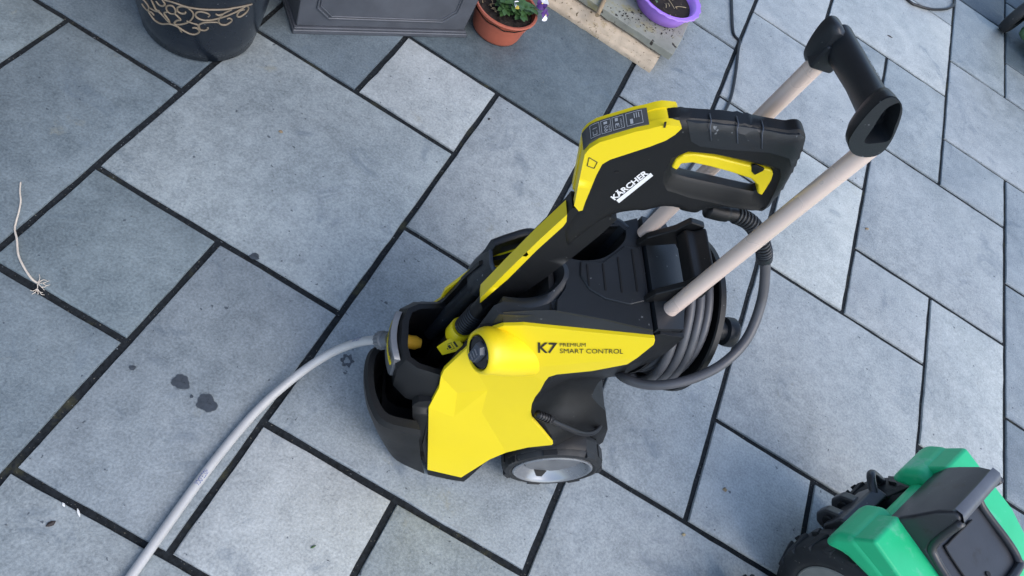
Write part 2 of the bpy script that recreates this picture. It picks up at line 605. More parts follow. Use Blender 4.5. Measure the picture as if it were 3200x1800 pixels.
def slab_mesh(x0, x1, y0, y1, rnd):
    g = 0.0072
    x0, x1, y0, y1 = x0 + g, x1 - g, y0 + g, y1 - g
    x0 += rnd.uniform(-0.0012, 0.0012)
    x1 += rnd.uniform(-0.0012, 0.0012)
    y0 += rnd.uniform(-0.0012, 0.0012)
    y1 += rnd.uniform(-0.0012, 0.0012)
    per = []
    for (a, b) in (((x0, y0), (x1, y0)), ((x1, y0), (x1, y1)), ((x1, y1), (x0, y1)), ((x0, y1), (x0, y0))):
        k = max(5, int(math.hypot(b[0] - a[0], b[1] - a[1]) / 0.045))
        for t in range(k):
            per.append((a[0] + (b[0] - a[0]) * t / k, a[1] + (b[1] - a[1]) * t / k))
    cx, cy = (x0 + x1) / 2, (y0 + y1) / 2

    def ins(p, d):
        return (p[0] + (d if p[0] < cx else -d) * (1 if min(abs(p[0] - x0), abs(p[0] - x1)) < 0.004 else 0),
                p[1] + (d if p[1] < cy else -d) * (1 if min(abs(p[1] - y0), abs(p[1] - y1)) < 0.004 else 0))
    V = []
    n = len(per)
    jit = [(rnd.gauss(0, 0.0006), rnd.gauss(0, 0.0006)) for _ in per]
    dz = rnd.uniform(-0.0012, 0.0006)
    tx, ty = rnd.uniform(-0.003, 0.003), rnd.uniform(-0.003, 0.003)
    for lev, (z, d) in enumerate(((-0.03, -0.001), (-0.004, 0.0), (-0.0011, 0.0010), (0.0, 0.0040))):
        for p, q in zip(per, jit):
            s = ins(p, d)
            V.append((s[0] + q[0], s[1] + q[1], z + dz + tx * (s[0] - cx) + ty * (s[1] - cy) + (rnd.gauss(0, 0.00035) if lev > 1 else 0)))
    F = []
    for lv in range(3):
        for k in range(n):
            F.append((lv * n + k, lv * n + (k + 1) % n, (lv + 1) * n + (k + 1) % n, (lv + 1) * n + k))
    F.append(tuple(3 * n + k for k in range(n)))
    return V, F


for (a, b, c, d) in SL:
    rnd = random.Random(a * 131 + c * 17 + b)
    V, F = slab_mesh(GX + DX * a, GX + DX * b, GY + DY * c, GY + DY * d, rnd)
    m = 'slab_dark' if (a, b, c, d) in DARK else ('slab_pale' if (a, b, c, d) in PALE else ('slab_shade_tint' if (a, b, c, d) in SHADE_TINT else 'slab'))
    link('paving_slab', V, F, m, patio, auto=40)

# unseen wall added beyond the frame to darken the upper-left slabs
hw = tag(empty('added_shade_wall', (-1.0, 1.80, 0), math.radians(45)), 'grey wall added out of view behind the pots to shade the slabs', 'wall')
V, F = box(-3.2, 0.85, 0.0, 0.22, -0.05, 5.0)
link('shade_wall_face', V, F, 'render', hw, bevel=0.01)
V, F = box(-3.2, 0.85, -0.015, -0.0005, -0.05, 0.16)
link('plinth', V, F, 'render', hw, bevel=0.004)

# ================================================================== the pressure washer
W = tag(empty('pressure_washer', MO, TH), 'yellow and black pressure washer with hose reel and tall pull handle', 'pressure washer')
VC = 0.165


def mir(V): return [(v[0], 2 * VC - v[1], v[2]) for v in V]


# side panel: firm moulded facets. Each corner is a photo point set on the plane of its facet
ZQ = zoom(1063, 563, 1.449)


def plane3(pts):
    """plane v = a + b u + c z through three (u, v, z) points"""
    A3 = np.array([[1, p[0], p[2]] for p in pts])
    return np.linalg.solve(A3, np.array([p[1] for p in pts]))


def onplane(p, k):
    r = ray(p)
    d, o_ = np.array([r @ MU, r @ MV, r[2]]), np.array([(CP - MO) @ MU, (CP - MO) @ MV, CH])
    t = (o_[1] - k[0] - k[1] * o_[0] - k[2] * o_[2]) / (k[1] * d[0] + k[2] * d[2] - d[1])
    return o_ + d * t


KA = np.array([-0.0447, -0.1657, 0.2123])
PV = {}
for nm, xy in dict(a1=(395, 1312), a2=(548, 1347), a3=(610, 1308), a4=(680, 1264), X5=(752, 1234), X3=(640, 1050), X2=(668, 950), X1=(514, 1072), a5=(400, 1030)).items():
    PV[nm] = onplane(ZQ(*xy), KA)
KB = plane3([PV['X5'], PV['X3'], Vp(ZQ(868, 1080), 0.030)])
for nm, xy in dict(b1=(850, 1211), b2=(958, 1200), b2b=(964, 1194), b3=(920, 1140), b4=(870, 1083), b5=(863, 1050), b6=(868, 1015)).items():
    PV[nm] = onplane(ZQ(*xy), KB)
KU = plane3([Vp(ZQ(1425, 718), 0.050), Vp(ZQ(830, 660), 0.088), Vp(ZQ(930, 905), 0.050)])
for nm, xy in dict(Y1=(470, 860), y2=(560, 775), y3=(630, 705), y4=(690, 676), y5=(740, 660), y6=(830, 658), y7=(1100, 686), y8=(1422, 718), y9=(1426, 726), y10=(1420, 746), y11=(1300, 835), y12=(1140, 865), y13=(985, 880), y14=(945, 892), y15=(928, 912), y16=(905, 955), Y3=(882, 984)).items():
    PV[nm] = onplane(ZQ(*xy), KU)
# the band below the lettering folds back a little
PV['w1'] = onplane(ZQ(815, 842), KU) + np.array([0, -0.0045, 0])
KU1 = plane3([PV['y6'], PV['y8'], PV['w1']])
for nm, xy in dict(y7=(1100, 686), y9=(1426, 726), y10=(1420, 746), w2=(1345, 806)).items():
    PV[nm] = onplane(ZQ(*xy), KU1)
KU2 = plane3([PV['w1'], PV['w2'], PV['y12']])
for nm, xy in dict(y11=(1300, 835), y13=(985, 880), y14=(945, 892), y15=(928, 912)).items():
    PV[nm] = onplane(ZQ(*xy), KU2)
PV['c2'] = onplane(ZQ(447, 950), KA) + np.array([0, 0.004, 0])
PV['c3'] = onplane(ZQ(456, 902), KA) + np.array([0, 0.006, 0])
PV['c1'] = onplane(ZQ(530, 978), KA) + np.array([0, 0.006, 0])
PF = [('a1', 'a2', 'a3', 'a4', 'X5', 'X3', 'X2', 'X1', 'a5'), ('X5', 'b1', 'b2', 'b2b', 'b3', 'b4', 'b5', 'b6', 'X3'), ('X3', 'b6', 'Y3', 'X2'),
      ('a5', 'X1', 'c1', 'c2'), ('X1', 'X2', 'c1'), ('c2', 'c1', 'c3'), ('c1', 'X2', 'Y1', 'c3'), ('Y1', 'X2', 'y2'), ('X2', 'w1', 'y3', 'y2'), ('w1', 'y6', 'y5', 'y4', 'y3'),
      ('w1', 'w2', 'y10', 'y9', 'y8', 'y7', 'y6'), ('w1', 'y13', 'y12', 'y11', 'w2'), ('w2', 'y11', 'y10'), ('X2', 'Y3', 'y16', 'y15', 'w1'), ('w1', 'y15', 'y14', 'y13')]
pid = {k: i for i, k in enumerate(PV)}
PTS = list(PV.values())
TRI = []
for f in PF:
    q = [pid[k] for k in f]
    for i in range(1, len(q) - 1):
        TRI.append((q[0], q[i], q[i + 1]))
PO = ['a1', 'a2', 'a3', 'a4', 'X5', 'b1', 'b2', 'b2b', 'b3', 'b4', 'b5', 'b6', 'Y3', 'y16', 'y15', 'y14', 'y13', 'y12', 'y11', 'y10', 'y9', 'y8', 'y7', 'y6', 'y5', 'y4', 'y3', 'y2', 'Y1', 'c3', 'c2', 'a5']
po = [(PV[k][0], PV[k][2]) for k in PO]


def gP(u, z):
    best = None
    for (a, b, c) in TRI:
        A_, B_, C_ = PTS[a], PTS[b], PTS[c]
        den = (B_[2] - C_[2]) * (A_[0] - C_[0]) + (C_[0] - B_[0]) * (A_[2] - C_[2])
        if abs(den) < 1e-12:
            continue
        l1 = ((B_[2] - C_[2]) * (u - C_[0]) + (C_[0] - B_[0]) * (z - C_[2])) / den
        l2 = ((C_[2] - A_[2]) * (u - C_[0]) + (A_[0] - C_[0]) * (z - C_[2])) / den
        m_ = min(l1, l2, 1 - l1 - l2)
        if best is None or m_ > best[0]:
            best = (m_, l1 * A_[1] + l2 * B_[1] + (1 - l1 - l2) * C_[1])
            if m_ >= 0:
                break
    return best[1]


def plc(u, z, v): return (u, v, z)


nP = len(PTS)
V = [tuple(p) for p in PTS] + [(p[0], p[1] + 0.007, p[2]) for p in PTS]
F = [tuple(pid[k] for k in f) for f in PF] + [tuple(nP + pid[k] for k in f[::-1]) for f in PF]
for i in range(len(PO)):
    a, b = pid[PO[i]], pid[PO[(i + 1) % len(PO)]]
    F.append((a, b, nP + b, nP + a))


def panel_obj(V):
    o_ = link('side_panel', V, F, 'yellow', W)
    md = o_.modifiers.new('bevel', 'BEVEL')
    md.width, md.segments, md.limit_method, md.angle_limit = 0.0070, 4, 'ANGLE', math.radians(3)
    md.harden_normals = True
    for p_ in o_.data.polygons:
        p_.use_smooth = True
    return o_


sp = panel_obj(V)
sp2 = panel_obj([(x_, y_, z_ - 0.014 * min(1.0, max(0.0, (z_ - 0.40) / 0.1))) for x_, y_, z_ in mir(V)])
pan = [(PV[k][0], PV[k][2], PV[k][1]) for k in PO]
inner = [(PV[k][0], PV[k][2], PV[k][1]) for k in ('X3', 'X2', 'X1', 'c1', 'w1')]

# black shell behind the panels (each side) and the spine joining them
hull = [(-0.238, 0.005), (-0.160, 0.004), (-0.148, 0.09), (-0.135, 0.15), (-0.10, 0.19), (-0.05, 0.213), (0.03, 0.21), (0.075, 0.165), (0.097, 0.10), (0.11, 0.13), (0.085, 0.20), (0.05, 0.26),
        (0.0, 0.30), (-0.012, 0.38), (-0.008, 0.47), (-0.004, 0.54), (-0.004, 0.575), (-0.006, 0.628), (-0.050, 0.630)] + [(PV[k][0], PV[k][2] - 0.006) for k in ('y8', 'y7', 'y6', 'y5')] + [(-0.290, 0.480), (-0.296, 0.43), (-0.304, 0.325),
        (-0.303, 0.25), (-0.28, 0.11)]
gH0 = rbf([(p[0], p[1], p[2] + 0.005) for p in pan] + [(a, b, c + 0.006) for a, b, c in inner] +
         [(0.0, 0.5, 0.068), (-0.02, 0.42, 0.075), (-0.09, 0.36, 0.085), (-0.07, 0.29, 0.075), (-0.02, 0.30, 0.085), (0.05, 0.25, 0.075), (0.1, 0.13, 0.06), (0.03, 0.62, 0.06), (0.0, 0.6, 0.058), (0.06, 0.2, 0.055), (-0.32, 0.3, 0.085)])


def gH(u, z):
    h = gH0(u, z)
    return max(h, gP(u, z) + 0.009) if in_poly(u, z, po) else h


hd = dense(hull, 0.018)
V1, F1 = sheet(hd, lambda u, z: gH(u, z), lambda u, z: gH(u, z) + 0.008, step=0.022, place=plc)
link('side_shell', V1, F1, 'black', W, bevel=0.002)
link('side_shell', mir(V1), F1, 'black', W, bevel=0.002)


def bridge(pts, name, mat, ins=0.003):
    """surface joining the two side shells along an open line of (u, z) points"""
    ps = dense(pts, 0.02, False)
    A = [(u, gH(u, z) + ins, z) for u, z in ps]
    B = [(u, 2 * VC - gH(u, z) - ins, z) for u, z in ps]
    mid = [[(a[0], a[1] + (b[1] - a[1]) * t, a[2]) for a, b in zip(A, B)] for t in np.linspace(0, 1, 7)]
    V, F = loft(mid)
    return link(name, V, F, mat, W, auto=35)


bridge([(-0.008, 0.626), (-0.006, 0.575), (-0.006, 0.54), (-0.01, 0.47), (-0.014, 0.38), (-0.002, 0.30), (0.048, 0.26), (0.083, 0.20), (0.107, 0.13), (0.095, 0.10)], 'rear_cover', 'black')
bridge([(-0.238, 0.007), (-0.162, 0.006), (-0.150, 0.09), (-0.137, 0.15), (-0.10, 0.188), (-0.05, 0.211), (0.03, 0.208), (0.073, 0.165), (0.095, 0.10)], 'underside', 'dark')
# well behind the lances
V, F = box(-0.205, -0.196, 0.104, 0.226, 0.05, 0.570)
link('well_back', V, F, 'dark', W)
V, F = box(-0.36, -0.20, 0.08, 0.25, 0.078, 0.088)
link('well_floor', V, F, 'dark', W)


# top deck with bottle opening
def dz(u): return 0.632 + (u + 0.055) * (0.05 / 0.145)


dk = [(-0.2, 0.096), (-0.13, 0.080), (-0.062, 0.060), (-0.062, 0.270), (-0.13, 0.250), (-0.2, 0.234), (-0.198, 0.215), (-0.185, 0.195), (-0.18, 0.165), (-0.185, 0.135), (-0.198, 0.115)]
hole = catmull([(-0.174, 0.192), (-0.128, 0.190), (-0.092, 0.218), (-0.083, 0.245), (-0.10, 0.255), (-0.165, 0.243), (-0.178, 0.225)], 5, True)
hole = [(p[0], p[1]) for p in hole]
V, F = sheet(dense(dk, 0.02), lambda u, v: dz(u), lambda u, v: dz(u) - 0.012, holes=[hole], step=0.03, place=lambda u, v, h: (u, v, h))
deck = link('top_deck', V, F, 'deck', W, bevel=0.0015)
n = len(hole)
V = [(p[0], p[1], dz(p[0]) - 0.004) for p in hole] + [(p[0], p[1], 0.40) for p in hole]
link('bottle_well', V, [(i, (i + 1) % n, n + (i + 1) % n, n + i) for i in range(n)] + [tuple(range(n, 2 * n))], 'dark', deck, smooth=True)
pl = [(-0.162, 0.158), (-0.150, 0.132), (-0.128, 0.115), (-0.092, 0.104), (-0.070, 0.110), (-0.066, 0.125), (-0.066, 0.210), (-0.09, 0.212), (-0.126, 0.182), (-0.160, 0.184)]
V, F = sheet(dense(pl, 0.02), lambda u, v: dz(u) + 0.0035, lambda u, v: dz(u) - 0.002, step=0.03, place=lambda u, v, h: (u, v, h))
link('deck_plate', V, F, 'deck', deck, bevel=0.002)
for k, (u0, va, vb) in enumerate(((-0.151, 0.137, 0.177), (-0.127, 0.129, 0.178), (-0.103, 0.125, 0.190), (-0.080, 0.127, 0.205))):
    V, F = box(-0.0011, 0.0011, va, vb, 0.0, 0.0016)
    link('rib', [(x + u0, y, z + dz(u0 + x) + 0.0035) for x, y, z in V], F, 'dark', deck)
# rear housing behind the deck, with the tube sockets and carrying handle
ro = [(-0.058, 0.060), (-0.012, 0.066), (-0.004, 0.10), (0.010, 0.12), (0.012, 0.165), (0.010, 0.21), (-0.004, 0.235), (-0.012, 0.264), (-0.058, 0.270)]
V, F = sheet(dense(ro, 0.02), lambda u, v: 0.637 - 0.5 * max(0.0, u), lambda u, v: 0.56, step=0.03, place=lambda u, v, h: (u, v, h))
link('rear_housing', V, F, 'deck', W, bevel=0.003)
# carrying handle: two cheeks and a scooped bar
hb = [(-0.072, 0.63), (-0.060, 0.63), (0.0, 0.66), (0.010, 0.668), (0.006, 0.712), (-0.022, 0.716), (-0.034, 0.690), (-0.066, 0.655)]
for (a, b) in ((0.108, 0.120), (0.212, 0.224)):
    V, F = prism(hb, a, b)
    link('handle_cheek', V, F, 'black', W, bevel=0.003)
bar = [(-0.028, 0.676), (-0.006, 0.664), (0.010, 0.668), (0.014, 0.70), (0.006, 0.714), (-0.010, 0.700), (-0.024, 0.700)]
V, F = prism(bar, 0.1205, 0.2115)
link('carry_handle', V, F, 'black', W, bevel=0.004)


# lance holder: a rounded channel round the gun's lance, and a second one beside it
def channel(name, path, z0, z1, t, mat='black'):
    P = [np.array(p) for p in catmull(path, 6)]
    n = len(P)
    nr = []
    for i in range(n):
        d = P[min(i + 1, n - 1)] - P[max(i - 1, 0)]
        nr.append(np.array([-d[1], d[0]]) / np.linalg.norm(d))
    ring = []
    zz = (lambda q: z1(q)) if callable(z1) else (lambda q: z1)
    for i in range(n):
        a, b = P[i] - nr[i] * t / 2, P[i] + nr[i] * t / 2
        ring.append([(a[0], a[1], z0), (a[0], a[1], zz(a[0]) - 0.003), (a[0] * .7 + b[0] * .3, a[1] * .7 + b[1] * .3, zz(a[0])), (a[0] * .3 + b[0] * .7, a[1] * .3 + b[1] * .7, zz(a[0])), (b[0], b[1], zz(b[0]) - 0.003), (b[0], b[1], z0)])
    V, F = loft(ring, closed=True, capends=True)
    return link(name, V, F, mat, W, auto=50)


channel('gun_holder', [(-0.272, 0.126), (-0.24, 0.119), (-0.21, 0.124), (-0.188, 0.145), (-0.182, 0.166), (-0.188, 0.186), (-0.205, 0.2)], 0.47, lambda u: 0.575 + 0.55 * (u + 0.2), 0.019, 'deck')
sh = [(-0.196, 0.097), (-0.186, 0.122), (-0.21, 0.122), (-0.24, 0.118), (-0.270, 0.124), (-0.284, 0.118), (-0.276, 0.103), (-0.240, 0.098)]
V, F = sheet(dense(sh, 0.012), lambda u, v: 0.572 + 0.5 * (u + 0.2) - 0.25 * max(0.0, 0.112 - v), lambda u, v: 0.40, step=0.02, place=lambda u, v, h: (u, v, h))
link('holder_shoulder', V, F, 'deck', W, bevel=0.004)
# sloping skirts from the deck edge down to the top edge of each panel
skA = [PV[k] + np.array([0.0, 0.0055, -0.002]) for k in ('y5', 'y6', 'y7', 'y8')]
skB = [np.array(q_) for q_ in ((-0.272, 0.104, 0.538), (-0.2, 0.097, dz(-0.2) - 0.001), (-0.13, 0.081, dz(-0.13) - 0.001), (-0.062, 0.061, dz(-0.062) - 0.001))]
A2, B2 = catmull(skA, 6), catmull(skB, 6)
rows = [[tuple(a_ * (1 - t_) + b_ * t_) for a_, b_ in zip(A2, B2)] for t_ in (0, 0.33, 0.66, 1.0)]
V, F = loft(rows)
link('deck_skirt', V, F, 'deck', W, auto=40)
link('deck_skirt', mir(V), F, 'deck', W, auto=40)
channel('lance_holder', [(-0.282, 0.238), (-0.255, 0.250), (-0.222, 0.260), (-0.203, 0.245), (-0.208, 0.215), (-0.232, 0.2)], 0.40, lambda u: 0.560 + 0.35 * (u + 0.2), 0.014, 'deck')
channel('rear_cup', [(-0.205, 0.24), (-0.19, 0.262), (-0.15, 0.272), (-0.10, 0.266), (-0.08, 0.25)], 0.5, lambda u: 0.605 + 0.3 * (u + 0.15), 0.012, 'deck')

# front collar (mouth), badge and bumper


def plan(pts, z): return [(p[0], p[1], z if len(p) == 2 else p[2]) for p in pts]


def sym(half, z, zs=None):
    """mirror a half plan (near side first, ends on or near the middle)"""
    a = [(p[0], p[1], (p[2] if len(p) > 2 else z)) for p in half]
    b = [(p[0], 2 * VC - p[1], p[2]) for p in reversed(a)]
    return a + b


rings = [sym([(-0.270, 0.104), (-0.330, 0.112), (-0.348, 0.122), (-0.354, 0.140)], 0.075),
         sym([(-0.288, 0.104), (-0.336, 0.112), (-0.352, 0.122), (-0.358, 0.140)], 0.27),
         sym([(-0.292, 0.100), (-0.342, 0.110), (-0.358, 0.120), (-0.364, 0.140)], 0.304),
         sym([(-0.294, 0.090), (-0.346, 0.100), (-0.366, 0.113), (-0.376, 0.140)], 0.304),
         sym([(-0.296, 0.074), (-0.350, 0.084), (-0.376, 0.103), (-0.388, 0.140)], 0.280),
         sym([(-0.300, 0.064), (-0.346, 0.074), (-0.370, 0.096), (-0.378, 0.140)], 0.225),
         sym([(-0.300, 0.074), (-0.335, 0.086), (-0.355, 0.106), (-0.365, 0.140)], 0.20)]
V, F = loft(rings)
link('front_collar', V, F, 'black', W, auto=30)
def bump_path(k):
    return [(-0.245 - k * 0.06, 0.004 + k * 0.014), (-0.305 - k * 0.07, 0.028), (-0.33 - k * 0.072, 0.060), (-0.342 - k * 0.072, 0.100), (-0.346 - k * 0.072, 0.145), (-0.338 - k * 0.070, 0.180), (-0.31 - k * 0.065, 0.205)]


BIN = [(-0.318, 0.046), (-0.368, 0.053), (-0.388, 0.078), (-0.397, 0.108), (-0.399, 0.145), (-0.391, 0.172), (-0.366, 0.190)]
rings = [plan(bump_path(0.0), 0.016), plan(bump_path(0.55), 0.09), plan(bump_path(0.95), 0.165), plan(bump_path(1.0), 0.188),
         plan([(p[0] * .75 + q[0] * .25, p[1] * .75 + q[1] * .25) for p, q in zip(bump_path(1.0), BIN)], 0.199),
         plan([(p[0] * .15 + q[0] * .85, p[1] * .15 + q[1] * .85) for p, q in zip(bump_path(1.0), BIN)], 0.199),
         plan(BIN, 0.192), plan([(p[0] + 0.03, p[1] + 0.012) for p in BIN], 0.06)]
rings = [[tuple(q) for q in catmull(r, 4)] for r in rings]
rings[0] = [(p[0], p[1], 0.004) for p in rings[0]]
V, F = loft(rings)
link('front_bumper', V, F, 'black', W, auto=30)
V, F = prism([(-0.245, 0.03), (-0.335, 0.06), (-0.36, 0.12), (-0.345, 0.19), (-0.245, 0.30)], 0.055, 0.062, 'z')
link('bumper_floor', V, F, 'dark', W)
pill = [(-0.236, 0.018), (-0.275, 0.06), (-0.318, 0.175), (-0.326, 0.205), (-0.334, 0.232), (-0.326, 0.246), (-0.298, 0.255), (-0.292, 0.24)]
ps = dense(pill, 0.02)
V, F = sheet(ps, lambda u, z: 0.012 + max(0.0, (z - 0.02)) * 0.215, lambda u, z: 0.04 + max(0.0, (z - 0.02)) * 0.2, step=0.03, place=plc)
link('front_pillar', V, F, 'black', W, bevel=0.003)
link('front_pillar', mir(V), F, 'black', W, bevel=0.003)
# badge plate on the collar's front face
bd = lambda v, z: (-0.383 - 0.0115 * (1 - ((v - VC) / 0.055) ** 2) - (z - 0.25) * 0.10 + 0.004, v, z)
bp = [(0.112, 0.232), (0.120, 0.222), (0.210, 0.222), (0.218, 0.232), (0.214, 0.294), (0.205, 0.298), (0.125, 0.298), (0.116, 0.294)]
V, F = sheet(dense(bp, 0.012), lambda v, z: 0.0, lambda v, z: 0.012, step=0.02, place=lambda v, z, h: (bd(v, z)[0] + h, v, z))
bg = link('badge_plate', V, F, 'badge', W, bevel=0.0012)
lettering('badge_lettering', 'KÄRCHER', lambda x, y: (bd(0.206 - x * 0.082, 0)[0] - 0.0012 - (0.268 + y * 0.020 - 0.0) * 0.10 + 0.0, 0.206 - x * 0.082, 0.268 + y * 0.020), 'ink', bg, 0.03)
V, F = sheet(dense([(0.122, 0.255), (0.208, 0.255), (0.208, 0.266), (0.122, 0.266)], 0.012), lambda v, z: -0.0011, lambda v, z: 0.002, place=lambda v, z, h: (bd(v, z)[0] + h, v, z))
link('badge_bar', V, F, 'yellow', bg)
# water inlet coupling seen inside the mouth
c = Zp((1030, 860), 0.235)
V, F = lathe([(0.011, -0.02), (0.0135, -0.018), (0.0135, 0.012), (0.011, 0.016), (0.009, 0.022)], 20, 'x', c)
link('inlet_coupling', V, F, 'orange', W, auto=40)

# regulator boss with knob on each side panel
kc = Vp((1206, 886), 0.058)
ax = Vector((-0.90, -0.34, 0.10)).normalized()
ex = Vector((0, 0, 1)).cross(ax).normalized()
ez = ax.cross(ex)


def ringat(d, r, sx=1.0, off=(0, 0)):
    c_ = Vector(kc) + ax * d
    return [tuple(c_ + ex * (r * sx * math.cos(a) + off[0]) + ez * (r * math.sin(a) + off[1])) for a in [2 * math.pi * k / 36 for k in range(36)]]


RK = 0.0290
def ringu(u, v, z, r, rz_):
    return [(u, v + r * c_ * -1.0, z + rz_ * s_) for c_, s_ in ((math.cos(2 * math.pi * k / 36), math.sin(2 * math.pi * k / 36)) for k in range(36))]


bossr = [ringat(-0.008, RK * 0.93), ringat(0.0, RK * 0.98), ringat(0.003, RK * 1.06), ringat(0.002, RK * 1.18), ringat(-0.006, RK * 1.30), ringat(-0.018, RK * 1.36)]
t0 = np.array(kc) + np.array(ax) * -0.018
for f_, r_, rz_ in ((0.25, 1.36, 1.40), (0.5, 1.30, 1.42), (0.75, 1.18, 1.38), (0.95, 1.0, 1.25), (1.05, 0.7, 1.0)):
    bossr.append(ringu(t0[0] + 0.135 * f_, t0[1] + 0.033 * f_, t0[2] - 0.056 * f_, RK * r_, RK * rz_))
V, F = loft(bossr, closed=True)
F.append(tuple((len(bossr) - 1) * 36 + k for k in range(36)))
boss = link('knob_boss', V, F, 'yellow', W, auto=60)
V, F = loft([ringat(-0.012, RK * 0.955), ringat(0.0015, RK * 0.955), ringat(0.003, RK * 0.90), ringat(0.001, RK * 0.86)], closed=True)
F.append(tuple(3 * 36 + k for k in range(36)))
F.append(tuple(range(36)))
kn = link('knob', V, F, 'knob_rim', W, auto=40)


def kp(a, b, d): return tuple(Vector(kc) + ex * (a * RK) + ez * (b * RK) + ax * d)


V, F = [], []
lo_ = [(-0.42, 0.60), (0.05, 0.82), (0.42, 0.50), (0.42, -0.50), (0.05, -0.78), (-0.30, -0.72), (-0.34, 0.10)]
V = [kp(a, b, 0.001) for a, b in lo_] + [kp(a * 0.82, b * 0.88, 0.0105) for a, b in lo_]
F = [tuple(range(7, 14))] + [(i, (i + 1) % 7, 7 + (i + 1) % 7, 7 + i) for i in range(7)]
link('knob_grip', V, F, 'knob', kn, bevel=0.001)
for b in (0.28, 0.0, -0.28):
    V = [kp(x, b + y, d) for d in (0.010, 0.0122) for x, y in ((-0.12, -0.02), (0.24, -0.02), (0.24, 0.02), (-0.12, 0.02))]
    link('knob_rib', V, [(0, 1, 2, 3), (4, 5, 6, 7), (0, 1, 5, 4), (1, 2, 6, 5), (2, 3, 7, 6), (3, 0, 4, 7)], 'silver', kn)


# lettering on the panel
def onpanel(p, off=0.0012):
    d = 0.06
    for _ in range(8):
        q = Vp(p, d)
        d = gP(q[0], q[2]) - off
    return np.array([q[0], d, q[2]])


def panel_text(name, s, bl, br, tr, tl, mat, bold, off=0.0012):
    def mp(x, y):
        px = (np.array(bl) * (1 - x) + np.array(br) * x) * (1 - y) + (np.array(tl) * (1 - x) + np.array(tr) * x) * y
        return onpanel(px, off)
    lettering(name, s, mp, mat, sp, bold)


panel_text('model_lettering', 'K7', Z2(850, 1121), Z2(967, 1124), Z2(985, 1050), Z2(848, 1046), 'ink', 0.022)
panel_text('model_lettering', 'PREMIUM', Z2(1002, 1076), Z2(1181, 1079), Z2(1182, 1053), Z2(1001, 1051), 'ink', 0.0)
panel_text('model_lettering', 'SMART CONTROL', Z2(1003, 1123), Z2(1443, 1132), Z2(1446, 1099), Z2(1002, 1091), 'ink', 0.0)

# wheels
def wheel(vc, s):
    """s = -1: outer face towards -v"""
    cz = 0.1025
    t = [(0.083, -0.022), (0.090, -0.026), (0.098, -0.024), (0.1025, -0.016), (0.1025, 0.016), (0.098, 0.024), (0.083, 0.022)]
    V, F = lathe([(r, h * 1.0 + vc) for r, h in t], 48, 'y', (0, 0, cz), closed=True)
    ty = link('tyre', V, F, 'rubber', None, auto=40)
    root = empty('wheel', (0, 0, 0))
    root.parent = W
    ty.parent = root
    o = -0.026 * -s
    prof = [(0.083, 0.006), (0.083, 0.001), (0.0800, -0.001), (0.0765, 0.0015), (0.0745, 0.004), (0.062, 0.021), (0.0610, 0.0215)]
    V, F = lathe([(r, vc + s * (0.026 - h)) for r, h in prof], 60, 'y', (0, 0, cz))
    link('rim', V, F[:-2], 'silver', root, auto=30)
    hexp = []
    for k in range(6):
        a = math.radians(30 + 60 * k)
        for da, r in ((-22, 0.0612), (22, 0.0612)):
            hexp.append((r * math.cos(a + math.radians(da)), r * math.sin(a + math.radians(da)) + cz))
    V, F = prism(hexp, vc + s * 0.004, vc + s * 0.0075)
    link('hub_plate', V, F, 'badge', root, bevel=0.0015)
    V, F = lathe([(0.0625, vc + s * 0.003), (0.0005, vc + s * 0.003)], 40, 'y', (0, 0, cz))
    link('hub_back', V, F[:-2], 'dark', root)
    for a0 in (-90, 30, 150):
        pts = []
        for (r, h, da) in ((0.0700, 0.0100, -5), (0.0700, 0.0100, 5), (0.0625, 0.0205, 14), (0.0625, 0.0205, -14)):
            a = math.radians(a0 + da)
            pts.append(((r - 0.0006) * math.cos(a), vc + s * (0.026 - h + 0.0012), (r - 0.0006) * math.sin(a) + cz))
        link('vent', pts, [(0, 1, 2, 3)], 'dark', root)
    # tread blocks
    for k in range(14):
        a = 2 * math.pi * k / 14
        V, F = box(-0.0165, 0.0165, -0.0135, 0.0135, 0.0, 0.0028)
        if k % 2:
            W2, F2 = box(-0.014, 0.014, -0.0255, -0.012, -0.006, 0.0022)
            V, F = join((V, F), (W2, F2))
        V = [(x * math.cos(a) + (z + 0.1022 - 0.0014) * math.sin(a), y + vc, -x * math.sin(a) + (z + 0.1008) * math.cos(a) + cz) for x, y, z in V]
        link('tread_block', V, F, 'rubber', root, bevel=0.0012)
    return root


for side in (0, 1):
    rings = []
    for k in range(13):
        a = math.radians(78 + 7.5 * k)
        r0, r1 = 0.1085, 0.1135
        q = [(r0, 0.012), (r1, 0.010), (r1 + 0.004, 0.02), (r1 + 0.004, 0.075), (r0, 0.075)]
        rings.append([(r * math.cos(a), (v_ if side == 0 else 2 * VC - v_), r * math.sin(a) + 0.1025) for r, v_ in q])
    V, F = loft(rings, closed=True, capends=True)
    link('mudguard', V, F, 'black', W, auto=40)
wheel(0.026, -1)
wheel(2 * VC - 0.026, 1)
V, F = lathe([(0.012, 0.03), (0.012, 0.30)], 16, 'y', (0, 0, 0.1025))
link('axle', V, F, 'dark', W, smooth=True)

